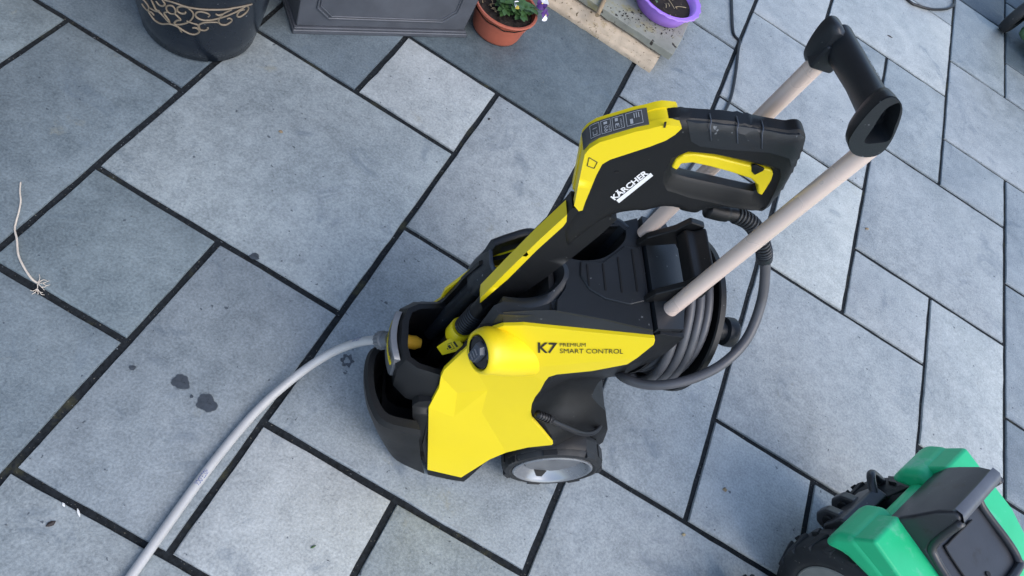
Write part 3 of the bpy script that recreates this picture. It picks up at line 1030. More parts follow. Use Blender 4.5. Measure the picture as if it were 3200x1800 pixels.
# hose reel
RC = (0.185, 0.495)
V, F = lathe([(0.030, 0.084), (0.132, 0.082), (0.140, 0.076), (0.143, 0.078), (0.143, 0.088), (0.137, 0.092), (0.030, 0.090)], 64, 'x', (0, RC[0], RC[1]))
link('reel_flange', V, F, 'black', W, auto=35)
V, F = lathe([(0.082, -0.004), (0.082, 0.084)], 40, 'x', (0, RC[0], RC[1]))
link('reel_drum', V, F, 'dark', W, smooth=True)
V, F = lathe([(0.030, 0.004), (0.118, 0.004), (0.121, 0.001), (0.121, -0.003), (0.030, -0.006)], 56, 'x', (0, RC[0], RC[1]))
link('reel_flange', V, F, 'black', W, auto=35)
V, F = join(lathe([(0.014, 0.086), (0.016, 0.10), (0.016, 0.112), (0.024, 0.114), (0.0255, 0.120), (0.0255, 0.130), (0.022, 0.134)], 28, 'x', (0, 0.112, 0.575)))
link('crank_knob', V, F, 'deck', W, auto=35)
V, F = prism([(0.112, 0.595), (0.10, 0.56), (0.16, 0.46), (0.18, 0.49)], 0.0925, 0.1, 'z')
link('crank_arm', [(z, x, y) for x, y, z in V], F, 'black', W, bevel=0.002)

HR = 0.0081
coil = []
turns = [(0.010, 0.128), (0.028, 0.131), (0.046, 0.129), (0.064, 0.126), (0.072, 0.110), (0.054, 0.111), (0.036, 0.112), (0.018, 0.110)]
for t, (uu, rr) in enumerate(turns):
    nx = turns[t + 1] if t + 1 < len(turns) else turns[t]
    for k in range(48):
        f = k / 48
        a = 2 * math.pi * f + 3.6
        g = max(0.0, (f - 0.8) / 0.2)
        r_ = rr + (nx[1] - rr) * g + 0.0015 * math.sin(3 * a + t)
        coil.append((uu + (nx[0] - uu) * g + 0.001 * math.sin(2 * a + t), RC[0] + r_ * math.cos(a), RC[1] + r_ * math.sin(a)))
V, F = sweep(coil, HR, 10)
hp = link('pressure_hose', V, F, 'hp_hose', W, smooth=True)
# free end running up to the gun
GV = 0.165
path = [Vp((1921, 628), GV), Vp((1925, 680), 0.155), Vp((1915, 760), 0.13), Vp((1880, 850), 0.085), Vp((1822, 912), 0.050), Vp((1750, 950), 0.032), Vp((1680, 967), 0.026), Vp((1620, 967), 0.034), Vp((1570, 950), 0.055), Vp((1550, 930), 0.09)]
V, F = sweep(catmull(path, 10), HR + 0.0003, 14)
link('hose_lead', V, F, 'hp_hose', hp, smooth=True)

# telescopic handle: two tubes and the grip
tb_n, tt_n = Vp((1683, 781), 0.098), Vp((2168, 388), 0.098)
tb_f, tt_f = Vp((1765, 445), 0.236), Vp((2072, 143), 0.236)
for a, b in ((tb_n, tt_n), (tb_f, tt_f)):
    d = (b - a) / np.linalg.norm(b - a)
    V, F = sweep([a - d * (0.0 if a is tb_n else 0.16), a + (b - a) * 0.5, b + d * 0.012], 0.0122, 28)
    link('handle_tube', V, F, 'alu', W, auto=60)
GV0, GV1 = 0.085, 0.252
g_n = [Vp(p, GV0) for p in ((2262, 253), (2271, 283), (2246, 350), (2216, 387), (2180, 397), (2146, 388), (2134, 362), (2146, 334), (2178, 292), (2212, 258), (2240, 244))]
gq = [(p[0], p[2]) for p in g_n]
cgu = sum(p[0] for p in gq) / len(gq)
cgz = sum(p[1] for p in gq) / len(gq)


def gpt(u, v, z):
    t = (v - GV0) / (GV1 - GV0)
    return (u + 0.006 * t, v, z - 0.026 * t)


gl = catmull([(p[0], p[1]) for p in gq], 4, True)
gl = [(float(p[0]), float(p[1])) for p in gl]


def ins2(lp, s, dx=0.0, dy=0.0):
    cx = sum(p[0] for p in lp) / len(lp)
    cy = sum(p[1] for p in lp) / len(lp)
    return [(cx + (p[0] - cx) * s + dx, cy + (p[1] - cy) * s + dy) for p in lp]


for side in (0, 1):
    def sv(y): return y if side == 0 else GV0 + GV1 - y
    ys = (0.0, 0.0015, 0.012, 0.021, 0.026)
    g_s = gl if side == 0 else ins2(gl, 0.84, -0.002, -0.004)
    rr_ = [ins2(g_s, 0.975), g_s, ins2(g_s, 0.98), ins2(g_s, 0.86, 0.0, 0.003), ins2(g_s, 0.66, 0.0, 0.005)]
    rings = [[gpt(p[0], sv(GV0 + y), p[1]) for p in lp] for y, lp in zip(ys, rr_)]
    if side == 0:
        op = catmull([(p[0], p[2]) for p in (Vp(q_, GV0) for q_ in ((2262, 259), (2264, 285), (2252, 318), (2238, 352), (2205, 360), (2174, 358), (2196, 322), (2226, 277)))], 4, True)
        op = [(float(p[0]), float(p[1])) for p in op]
        cap = sheet(ins2(gl, 0.985), lambda x, y: GV0, lambda x, y: GV0 + 0.002, holes=[op], place=lambda x, y, h: gpt(x, h, y))
        cav = loft([[gpt(p[0], GV0 + 0.0005, p[1]) for p in op], [gpt(p[0], GV0 + 0.026, p[1]) for p in ins2(op, 0.85)]], closed=True)
        cav = (cav[0], cav[1] + [tuple(len(op) + k for k in range(len(op)))])
        V, F = join(loft(rings[1:], closed=True, capends=False), cap, cav)
    else:
        V, F = loft(rings, closed=True, capends=True)
    ga = link('grip_arm', V, F, 'deck', W, auto=45)
    if side == 0:
        cc = gpt(cgu + 0.004, 0.1, cgz - 0.012)
        V, F = lathe([(0.0005, GV0 + 0.014), (0.003, GV0 + 0.015), (0.004, GV0 + 0.02), (0.004, GV0 + 0.024)], 14, 'y', (cc[0], 0, cc[2]))
        link('screw', V, F, 'nut', ga, smooth=True)
# socket blocks clamping the tube tops
for e_ in (tt_f,):
    V, F = box(-0.017, 0.017, -0.014, 0.014, -0.016, 0.02)
    link('tube_socket', [(x + e_[0], y + e_[1], z + e_[2] + 0.004) for x, y, z in V], F, 'deck', W, bevel=0.004)
# crossbar
bq = [Vp(p, 0.105) for p in ((2264, 252), (2268, 275), (2245, 290), (2205, 310), (2172, 322), (2166, 300), (2185, 270), (2215, 248), (2245, 240))]
bo = [(float(p[0]), float(p[1])) for p in catmull([(p[0], p[2]) for p in bq], 4, True)]
cu_ = sum(p[0] for p in bo) / len(bo)
cz_ = sum(p[1] for p in bo) / len(bo)
rings = [[gpt(p[0] + dx_, y, p[1]) for p in ins2(bo, s_)] for y, s_, dx_ in ((GV0 + 0.0245, 0.94, -0.002), (GV0 + 0.036, 0.86, 0), (0.168, 0.80, 0.001), (GV1 - 0.030, 0.86, 0), (GV1 - 0.008, 0.94, -0.002))]
V, F = loft(rings, closed=True, capends=True)
gb = link('grip_bar', V, F, 'deck', W, auto=60)
bx0, bx1 = max(p[0] for p in bo), min(p[0] for p in bo)


def gripmap(x, y):
    v = 0.226 - 0.108 * x
    t = y * 0.16
    k = int(len(bo) * 0.02 + t * len(bo)) % len(bo)
    bs_ = ins2(bo, 0.85)
    a_, b_ = np.array(bs_[0]), np.array(bs_[4])
    p = a_ + (b_ - a_) * (0.95 - y * 0.75)
    out = (p - np.array([cu_, cz_]))
    p = p + out / np.linalg.norm(out) * 0.0016
    return gpt(p[0], v, p[1])


lettering('grip_lettering', 'www.kaercher.com', gripmap, 'ink', gb, 0.0)
# power cable with bushing in the rear alcove
bsh = [Vp((1350, 1042), 0.030), Vp((1372, 1050), 0.028), Vp((1388, 1057), 0.026)]
V, F = sweep(bsh, 0.0072, 14)
cb = link('power_cable', *sweep(catmull([Vp((1372, 1050), 0.028), Vp((1420, 1073), 0.024), Vp((1468, 1091), 0.026), Vp((1500, 1083), 0.050), Vp((1515, 1052), 0.085), Vp((1506, 1020), 0.12), Vp((1500, 1010), 0.16)], 8), 0.0052, 10), 'cable', W, smooth=True)
link('cable_bushing', V, F, 'cable', cb, smooth=True)
for k in range(5):
    t = 0.12 + k * 0.17
    c = np.array(bsh[0]) * (1 - t) + np.array(bsh[2]) * t
    d = (np.array(bsh[2]) - bsh[0])
    d /= np.linalg.norm(d)
    V, F = sweep([c - d * 0.0011, c + d * 0.0011], 0.0088, 14)
    link('bushing_ring', V, F, 'cable', cb)

# ================================================================== spray gun in its holder
G = tag(empty('spray_gun', MO, TH), 'black and yellow spray gun with display standing in the washer holder', 'spray gun')
GT = 0.0165                     # half thickness
GN = GV - GT


def gz(p, d=GN):
    q = Vp(p, d)
    return (float(q[0]), float(q[2]))


go = [Z3(250, 960), Z3(262, 860), Z3(300, 700), Z3(330, 600), Z3(420, 520), Z3(800, 400), Z3(960, 330), Z3(1090, 326), Z3(1250, 338), Z3(1385, 346), Z3(1600, 378), Z3(1780, 408), Z3(1860, 418),
      Z3(1940, 410), Z3(1984, 452), Z3(1970, 540), Z3(1900, 700), Z3(1830, 830), Z3(1740, 950), Z3(1700, 1000), Z3(1630, 1022), Z3(1500, 1008), Z3(1340, 990), Z3(1210, 1008), Z3(1150, 1038), Z3(1040, 1018), Z3(1015, 992), Z3(880, 985), Z3(760, 1015), Z3(640, 1018), Z3(520, 1050), Z3(400, 1120), Z3(280, 1215), Z3(180, 1300), Z3(120, 1180), Z3(170, 1060)]
gol = [(float(p[0]), float(p[1])) for p in catmull([gz(p) for p in go], 3, True)]
gh = [gz(p) for p in (Z3(975, 700), Z3(985, 660), Z3(1030, 600), Z3(1090, 575), Z3(1250, 585), Z3(1500, 640), Z3(1700, 690), Z3(1725, 720), Z3(1700, 800), Z3(1650, 860), Z3(1600, 880), Z3(1560, 880), Z3(1300, 825), Z3(1020, 760))]
gr = [gz(p) for p in (Z3(895, 770), Z3(905, 700), Z3(965, 590), Z3(1090, 540), Z3(1300, 560), Z3(1600, 620), Z3(1780, 670), Z3(1790, 730), Z3(1740, 850), Z3(1680, 960), Z3(1620, 985), Z3(1400, 955), Z3(1100, 890), Z3(930, 835))]


def gun_shell():
    P, F = cdt(dense(gol, 0.006), [dense(gr, 0.010)], 0.0065)
    n = len(P)

    def inset(p):
        # pillow the outer edge a little
        d = min(math.hypot(p[0] - q[0], p[1] - q[1]) for q in god)
        return 0.0085 * max(0.0, 1 - d / 0.014) ** 2
    god = dense(gol, 0.004)
    V = [(p[0], GN + inset(p), p[1]) for p in P]
    V2 = [(v[0], 2 * GV - v[1], v[2]) for v in V]
    FF = [q for q in F] + [tuple(n + i for i in q[::-1]) for q in F]
    cnt = {}
    for q in F:
        for i in range(3):
            a, b = q[i], q[(i + 1) % 3]
            cnt[(min(a, b), max(a, b))] = cnt.get((min(a, b), max(a, b)), 0) + 1
    grd = set((round(p[0], 5), round(p[1], 5)) for p in dense(gr, 0.010))
    for (a, b), c in cnt.items():
        if c == 1 and not ((round(P[a][0], 5), round(P[a][1], 5)) in grd and (round(P[b][0], 5), round(P[b][1], 5)) in grd):
            FF.append((a, b, n + b, n + a))
    allv = V + V2
    # scooped rim of the trigger opening
    k0 = len(allv)
    rings = []
    for y, lp in ((GN, gr), (GN + 0.003, [(a[0] * .8 + b[0] * .2, a[1] * .8 + b[1] * .2) for a, b in zip(gr, gh)]), (GN + 0.006, [(a[0] * .15 + b[0] * .85, a[1] * .15 + b[1] * .85) for a, b in zip(gr, gh)]), (GV - 0.0065, gh), (GV + 0.0055, gh), (2 * GV - GN - 0.006, [(a[0] * .15 + b[0] * .85, a[1] * .15 + b[1] * .85) for a, b in zip(gr, gh)]), (2 * GV - GN, gr)):
        rings.append([(p[0], y, p[1]) for p in catmull(lp, 3, True)])
    V3, F3 = loft(rings, closed=True)
    return join((allv, FF), (V3, F3))


V, F = gun_shell()
gbod = link('gun_body', V, F, 'black', G, auto=38)
# soft grip insert
sg = [gz(p, GN) for p in (Z3(1085, 332), Z3(1250, 345), Z3(1460, 365), Z3(1660, 398), Z3(1850, 430), Z3(1935, 425), Z3(1970, 460), Z3(1900, 640), Z3(1870, 660), Z3(1850, 590), Z3(1700, 545), Z3(1350, 520), Z3(1180, 500), Z3(1110, 460))]
V, F = sheet(dense(sg, 0.01), lambda u, z: GN - 0.0008 + 0.007 * max(0.0, 1 - min(math.hypot(u - q_[0], z - q_[1]) for q_ in gol) / 0.013) ** 2, lambda u, z: GN + 0.010, step=0.008, place=plc)
link('grip_insert', V, F, 'deck', gbod, bevel=0.0014)
for (xa, ya, xb, yb) in ((1265, 345, 1262, 460), (1470, 365, 1462, 480), (1660, 398, 1645, 520)):
    a, b = gz(Z3(xa, ya), GN - 0.002), gz(Z3(xb, yb), GN - 0.002)
    V, F = sweep([(a[0], GV, a[1] + 0.0010), (a[0], GN + 0.004, a[1] + 0.0010), (a[0], GN - 0.0012, a[1] - 0.003), (b[0], GN - 0.0016, b[1])], 0.0009, 8)
    link('grip_groove', V, F, 'knob', gbod, smooth=True)
# yellow cover with display
yl = [Z3(228, 948), Z3(262, 990), Z3(290, 984), Z3(312, 920), Z3(396, 716), Z3(440, 635), Z3(500, 600), Z3(800, 502), Z3(920, 456), Z3(990, 412), Z3(1040, 366), Z3(1030, 350), Z3(975, 344), Z3(920, 340), Z3(865, 350), Z3(800, 368), Z3(700, 388), Z3(420, 470), Z3(345, 515), Z3(308, 560), Z3(290, 640)]
yo = [gz(p, GN - 0.003) for p in yl]
V, F = sheet(dense(yo, 0.012), lambda u, z: GN - 0.0032, lambda u, z: GN + 0.008, step=0.02, place=plc)
yc = link('display_cover', V, F, 'yellow', G, bevel=0.003, seg=3)
V2 = [(v[0], 2 * GV - v[1], v[2]) for v in V]
link('cover_side', V2, F, 'yellow', yc, bevel=0.003, seg=3)
# top of the cover: strip between both sides, forward end of the display and the nose
te = [gz(p, GN - 0.003) for p in (Z3(232, 940), Z3(288, 640), Z3(306, 560), Z3(345, 515), Z3(420, 470), Z3(700, 388), Z3(800, 368), Z3(865, 350), Z3(920, 340), Z3(975, 344), Z3(1022, 358))]


def strip(pts, v0, v1, off, mat, name, parent, th=0.004, bev=0.0015, nose=0):
    P = [np.array(p) for p in pts]
    vv0, vv1 = v0, v1
    top_, bot = [], []
    for i, p in enumerate(P):
        d = P[min(i + 1, len(P) - 1)] - P[max(i - 1, 0)]
        nrm = np.array([-d[1], d[0]]) / np.linalg.norm(d)
        if nrm[1] < 0 and abs(nrm[1]) > abs(nrm[0]):
            nrm = -nrm
        if abs(nrm[1]) <= abs(nrm[0]) and nrm[0] > 0:
            nrm = -nrm
        top_.append(p + nrm * off)
        bot.append(p + nrm * (off - th))
    rings = []
    for i_, (a, b) in enumerate(zip(top_, bot)):
        k_ = max(0, i_ - (len(P) - 1 - nose)) / max(1, nose) if nose else 0.0
        v0, v1 = vv0 + 0.004 * k_, vv1 - 0.010 * k_
        rings.append([(a[0], v0, a[1]), (a[0], v1, a[1]), (b[0], v1, b[1]), (b[0], v0, b[1])])
    V, F = loft(rings, closed=True, capends=True)
    return link(name, V, F, mat, parent, bevel=bev)


strip(te, GN + 0.001, 2 * GV - GN - 0.001, -0.0015, 'yellow', 'cover_top', yc, 0.006, nose=4)
scr = te[2:7]
ds = strip(catmull(scr, 5), GN + 0.0035, 2 * GV - GN - 0.0035, 0.0012, 'glass', 'display', G, 0.004, 0.0)
# display graphics: outlined fields with figures, readable from the handle side
A_, B_ = np.array(te[3]), np.array(te[6])
dn = np.array([-(B_ - A_)[1], (B_ - A_)[0]])
dn /= np.linalg.norm(dn)
if dn[1] < 0:
    dn = -dn
SC = catmull(scr, 12)
cl = [0.0]
for a, b in zip(SC[:-1], SC[1:]):
    cl.append(cl[-1] + float(np.linalg.norm(b - a)))


def dmap(s, t):
    """s along the display 0..1, t across from the near edge 0..1"""
    L = s * cl[-1]
    i = max(0, min(len(cl) - 2, int(np.searchsorted(cl, L)) - 1))
    f = (L - cl[i]) / max(1e-9, cl[i + 1] - cl[i])
    q = SC[i] + (SC[i + 1] - SC[i]) * f
    d = SC[i + 1] - SC[i]
    n_ = np.array([-d[1], d[0]]) / np.linalg.norm(d)
    if n_[1] < 0:
        n_ = -n_
    q = q + n_ * 0.0018
    return (q[0], GN + 0.004 + t * (2 * GT - 0.008), q[1])


def dbar(s0, s1, t0, t1, mat='display_mark'):
    k = 4
    V = [dmap(s0 + (s1 - s0) * i / k, t) for t in (t0, t1) for i in range(k + 1)]
    link('display_mark', V, [(i, i + 1, k + 2 + i, k + 1 + i) for i in range(k)], mat, ds)


for (s0, s1) in ((0.20, 0.34), (0.36, 0.50), (0.52, 0.68), (0.71, 0.93)):
    dbar(s0, s1, 0.10, 0.13)
    dbar(s0, s1, 0.88, 0.91)
    dbar(s0, s0 + 0.006, 0.10, 0.91)
    dbar(s1 - 0.006, s1, 0.10, 0.91)
for (s, x0, x1, t0, t1) in (('60', 0.40, 0.455, 0.18, 0.55), ('3', 0.555, 0.61, 0.2, 0.5), ('bar', 0.465, 0.488, 0.2, 0.6), ('min', 0.63, 0.655, 0.2, 0.7)):
    lettering('display_figures', s, lambda x, y, x0=x0, x1=x1, t0=t0, t1=t1: dmap(x0 + (x1 - x0) * y, t1 + (t0 - t1) * (1 - x) if False else t0 + (t1 - t0) * x), 'display_mark', ds, 0.0)
for (s0, s1, t0, t1) in ((0.24, 0.30, 0.2, 0.24), (0.24, 0.245, 0.2, 0.45), (0.295, 0.30, 0.2, 0.45), (0.24, 0.30, 0.6, 0.63), (0.76, 0.80, 0.2, 0.5), (0.82, 0.83, 0.5, 0.82), (0.85, 0.86, 0.5, 0.82), (0.88, 0.89, 0.5, 0.82), (0.40, 0.45, 0.65, 0.8), (0.56, 0.60, 0.62, 0.82)):
    dbar(s0, s1, t0, t1)
# small catch and slot on the cover
q = [gz(p, GN - 0.0035) for p in (Z3(340, 585), Z3(402, 622), Z3(378, 668), Z3(326, 648))]
for i in range(4):
    a, b = q[i], q[(i + 1) % 4]
    V, F = sweep([(a[0], GN - 0.0034, a[1]), (b[0], GN - 0.0034, b[1])], 0.0006, 6)
    link('catch_seam', V, F, 'ink', yc)
V, F = prism([gz(p, GN - 0.0035) for p in (Z3(908, 325), Z3(925, 320), Z3(916, 358), Z3(902, 358))], GN - 0.0042, GN - 0.002)
link('slot', V, F, 'ink', yc)
c = gz(Z3(548, 698), GN)
V, F = lathe([(0.0032, GN - 0.0006), (0.0032, GN + 0.002)], 14, 'y', (c[0], 0, c[1]))
link('screw_hole', V, F, 'dark', gbod)
# white lettering on the flank
qm = quadmap(*[np.array([*gz(p, GN - 0.0006), 0]) for p in (Z3(535, 908), Z3(792, 707), Z3(757, 668), Z3(492, 876))])
lettering('brand_lettering', 'KÄRCHER', lambda x, y: (qm(x, y)[0], GN - 0.0008, qm(x, y)[1]), 'white', gbod, 0.035)
q = [gz(p, GN - 0.0006) for p in (Z3(545, 907), Z3(805, 700), Z3(824, 722), Z3(566, 928))]
link('brand_bar', [(p[0], GN - 0.0008, p[1]) for p in q], [(0, 1, 2, 3)], 'white', gbod)
# trigger
tr = [gz(p, GV - 0.012) for p in (Z3(962, 668), Z3(990, 610), Z3(1050, 572), Z3(1130, 564), Z3(1300, 590), Z3(1500, 640), Z3(1660, 672), Z3(1725, 690), Z3(1738, 712), Z3(1720, 765), Z3(1648, 880), Z3(1612, 862), Z3(1610, 800), Z3(1560, 752), Z3(1400, 700), Z3(1250, 660), Z3(1120, 632), Z3(1040, 640), Z3(1005, 690))]
V, F = sheet(dense(tr, 0.008), lambda u, z: GV - 0.0115, lambda u, z: GV + 0.0115, step=0.012, place=plc)
tg = link('trigger', V, F, 'yellow', G, bevel=0.003, seg=3)
q = [gz(p, GV - 0.014) for p in (Z3(1570, 658), Z3(1600, 650), Z3(1668, 682), Z3(1655, 696), Z3(1592, 726), Z3(1568, 700))]
V, F = prism(q, GV - 0.0125, GV - 0.009)
link('trigger_lock', V, F, 'black', tg, bevel=0.0008)
# lance body
ln = [Z2(448, 772), Z2(560, 650), Z2(780, 420), Z2(1045, 165), Z2(1090, 110), Z2(1200, 130), Z2(1400, 190), Z2(1300, 285), Z2(1110, 440), Z2(900, 600), Z2(795, 672), Z2(700, 740), Z2(560, 850), Z2(480, 850)]
lno = [gz(p, GV - 0.0145) for p in ln]
V, F = sheet(dense(lno, 0.012), lambda u, z: GV - 0.0145, lambda u, z: GV + 0.0145, step=0.02, place=plc)
lance = link('lance', V, F, 'black', G, bevel=0.005, seg=3)
ys = [gz(p, GV - 0.0165) for p in (Z2(446, 772), Z2(452, 735), Z2(640, 545), Z2(850, 340), Z2(1052, 155), Z2(1048, 205), Z2(1025, 238), Z2(840, 405), Z2(640, 605))]
V, F = sheet(dense(ys, 0.012), lambda u, z: GV - 0.0170, lambda u, z: GV + 0.008, step=0.02, place=plc)
link('lance_strip', V, F, 'yellow', lance, bevel=0.002)
# ribbed collar, selector ring and nozzle tube
a, b = Vp(Z2(440, 820), GV), Vp(Z2(330, 940), GV)
dl = (b - a) / np.linalg.norm(b - a)
V, F = sweep([a - dl * 0.05, b + dl * 0.02], 0.0155, 24)
link('collar', V, F, 'black', lance, auto=50)
for k in range(9):
    c = a + (b - a) * (0.10 + k * 0.105)
    V, F = sweep([c - dl * 0.0016, c - dl * 0.0006, c + dl * 0.0006, c + dl * 0.0016], lambda t: 0.0178 if 0.2 < t < 0.8 else 0.0158, 24, False)
    link('collar_rib', V, F, 'deck', lance, smooth=True)
c = b + dl * 0.018
V, F = sweep([c - dl * 0.016, c - dl * 0.014, c + dl * 0.014, c + dl * 0.018], lambda t: 0.0220 if 0.2 < t < 0.8 else 0.0205, 28)
rg = link('selector_ring', V, F, 'yellow', lance, auto=40)
e = Vp(Z2(165, 1105), GV - 0.024)
s0 = c + np.array([0, -0.0215, 0])
wd_ = np.cross(dl, np.array([0, 1.0, 0]))
wd_ /= np.linalg.norm(wd_)
fn = np.array([-0.25, -0.72, 0.64])
wd_ = np.cross(e - s0, fn)
wd_ /= np.linalg.norm(wd_)
fn = np.cross(wd_, e - s0)
fn /= np.linalg.norm(fn)
if fn[2] < 0:
    fn = -fn
td = (e - s0) / np.linalg.norm(e - s0)
tl = [s0 - td * 0.004, s0 + td * 0.02, e]
V, F = [], []
for i, (pt, hw) in enumerate(zip(tl, (0.0150, 0.0135, 0.0095))):
    for s_ in (-1, 1):
        for yy in (0.0, 0.004):
            V.append(pt + wd_ * hw * s_ + fn * (0.0025 - yy))
for i in range(2):
    o = i * 4
    F += [(o, o + 2, o + 6, o + 4), (o + 1, o + 5, o + 7, o + 3), (o, o + 4, o + 5, o + 1), (o + 2, o + 3, o + 7, o + 6)]
F += [(0, 1, 3, 2), (8, 10, 11, 9)]
tn = link('selector_tongue', V, F, 'yellow', rg, bevel=0.0015)
mm = s0 + td * 0.020
for (da, wa, hl, hw) in ((-0.012, 0.0, 0.0022, 0.006), (-0.005, 0.0, 0.0006, 0.005), (0.002, 0.0, 0.0028, 0.0035), (0.008, -0.002, 0.001, 0.002), (-0.002, 0.006, 0.005, 0.0005), (-0.002, -0.006, 0.005, 0.0005)):
    q = mm + td * da + wd_ * wa + fn * 0.0030
    link('selector_mark', [q - td * hl - wd_ * hw, q + td * hl - wd_ * hw, q + td * hl + wd_ * hw, q - td * hl + wd_ * hw], [(0, 1, 2, 3)], 'ink', tn)
V, F = sweep([c, c + dl * 0.06, c + dl * 0.17], lambda t: 0.0175 if t < 0.4 else 0.0145, 20)
link('nozzle', V, F, 'black', lance, auto=50)
# ribbed strain relief where the hose leaves the gun
sr = catmull([Vp(Z3(1235, 975), GV), Vp(Z3(1330, 1000), GV), Vp(Z3(1450, 1020), GV), Vp(Z3(1560, 1080), GV), Vp(Z3(1625, 1180), GV), Vp(Z3(1660, 1290), GV), Vp(Z3(1662, 1352), GV)], 10)
V, F = sweep(sr, lambda t: 0.0125 if t < 0.25 else 0.0108, 16)
rel = link('strain_relief', V, F, 'black', G, smooth=True)
for i in range(20, len(sr) - 6, 2):
    d = sr[i + 1] - sr[i - 1]
    d /= np.linalg.norm(d)
    V, F = sweep([sr[i] - d * 0.0016, sr[i] - d * 0.0010, sr[i] + d * 0.0010, sr[i] + d * 0.0016], lambda t: 0.0132 if 0.2 < t < 0.8 else 0.0112, 16, False)
    link('relief_rib', V, F, 'deck', rel, smooth=True)
V, F = sweep(sr[-8:], 0.0132, 16)
link('relief_sleeve', V, F, 'deck', rel, auto=50)

# second lance parked beside the gun
L2 = tag(empty('spray_lance', MO, TH), 'black spray lance with open socket parked beside the gun lance', 'spray lance')
c0, c1 = np.array([-0.257, 0.226, 0.505]), np.array([-0.297, 0.222, 0.20])
dl2 = (c1 - c0) / np.linalg.norm(c1 - c0)


def l2r(t, a, b, n=24, k=4.0):
    c = c0 + dl2 * t
    out = []
    for i in range(n):
        g_ = 2 * math.pi * i / n
        x, y = math.cos(g_), math.sin(g_)
        m_ = (abs(x) ** k + abs(y) ** k) ** (-1 / k)
        out.append((c[0] + a * x * m_, c[1] + b * y * m_, c[2] - 0.25 * a * x * m_))
    return out


V, F = loft([l2r(0.05, 0.017, 0.024), l2r(0.0, 0.0205, 0.0275), l2r(0.0, 0.0235, 0.0305), l2r(0.06, 0.026, 0.032), l2r(0.085, 0.025, 0.031), l2r(0.10, 0.016, 0.016, k=2), l2r(0.30, 0.014, 0.014, k=2)], closed=True, capends=True)
sk = link('lance_socket', V, F, 'deck', L2, auto=40)
V, F = loft([l2r(0.004, 0.0195, 0.0265), l2r(-0.003, 0.0200, 0.0270), l2r(-0.003, 0.0238, 0.0308), l2r(0.004, 0.0243, 0.0313)], closed=True)
link('socket_rim', V, F, 'knob', sk, smooth=True)  # lighter material paints in the highlight along the socket's edge
V, F = loft([l2r(0.046, 0.018, 0.024), l2r(0.020, 0.017, 0.023), l2r(0.026, 0.008, 0.012)], closed=True, capends=True)
link('socket_insert', V, F, 'yellow', L2, auto=40)

# ================================================================== garden hose
hz = 0.0088
hpix = [((330, 1449), 0.010), ((520, 1185), 0.010), ((640, 1040), 0.012), ((740, 950), 0.03), ((820, 895), 0.075), ((880, 868), 0.13), ((925, 857), 0.19), ((960, 855), 0.235)]
hp3 = [at(p, z) for p, z in hpix]
d0 = hp3[0] - hp3[1]
hp3 = [hp3[0] + d0 * 1.3 + np.array([-0.03, 0, 0]), hp3[0] + d0 * 0.6] + hp3
V, F = sweep(catmull(hp3, 12), 0.0088, 20)
gh_ = tag(empty('garden_hose', (float(hp3[2][0]), float(hp3[2][1]), 0)), 'pale grey garden hose running across the slabs to the washer inlet', 'hose')
off = np.array(gh_.location)


def sub(V): return [np.asarray(v) - off for v in V]


link('hose_tube', sub(V), F, 'hose', gh_, smooth=True)
a, b = at((952, 857), 0.22), at((990, 853), 0.262)
d = (b - a) / np.linalg.norm(b - a)
V, F = sweep([a, a + d * 0.004, a + d * 0.006, a + d * 0.020, a + d * 0.022, a + d * 0.040], lambda t: (0.0115, 0.0115, 0.0168, 0.0168, 0.0135, 0.0135)[min(5, int(t * 5.01))], 24)
nt = link('connector_nut', sub(V), F, 'nut', gh_, auto=40)
xx = np.cross(d, [0, 0, 1.0])
xx /= np.linalg.norm(xx)
yy = np.cross(d, xx)
for k in range(16):
    an = 2 * math.pi * k / 16
    w_ = xx * math.cos(an) + yy * math.sin(an)
    V, F = sweep([a + d * 0.006 + w_ * 0.0168, a + d * 0.020 + w_ * 0.0168], 0.0014, 6)
    link('nut_rib', sub(V), F, 'nut', nt)
# printed maker's name on the hose, twice
cpath = catmull(hp3, 12)
cpix = []
for q in cpath:
    c = MR @ (np.asarray(q) - CP)
    cpix.append(((FPX * c[0] / c[2] + 1600) / SF, (FPX * c[1] / c[2] + 900) / SF))


def hose_text(pc, length, flip=1):
    i0 = min(range(len(cpix)), key=lambda i: math.hypot(cpix[i][0] - pc[0], cpix[i][1] - pc[1]))
    c = np.asarray(cpath[i0])
    t = np.asarray(cpath[min(i0 + 2, len(cpath) - 1)]) - np.asarray(cpath[i0 - 2])
    t /= np.linalg.norm(t)
    up_ = np.array([0, 0, 1.0]) - t * t[2]
    up_ /= np.linalg.norm(up_)
    sd_ = np.cross(up_, t)

    def mp(x, y):
        an = (y - 0.5) * 1.1 + 0.1
        return c - t * flip * (x - 0.5) * length + 0.00905 * (up_ * math.cos(an) - sd_ * flip * math.sin(an) * 1.0) - off
    lettering('hose_print', 'HOZELOCK', mp, 'hose_ink', gh_, 0.01)


hose_text((512, 1200), 0.032)
hose_text((905, 862), 0.032)

# ================================================================== toy tractor
TA = math.radians(59 - 90)
TO = np.array([1.138, 0.886, 0])
T = tag(empty('toy_tractor', TO, TA), 'green ride-on toy tractor with black seat and chunky tyres', 'toy tractor')
def superprism(out, y0, y1, name, mat, bev=0.008, seg=3, step=0.03, parent=T):
    V, F = prism(out, y0, y1)
    return link(name, V, F, mat, parent, bevel=bev, seg=seg)


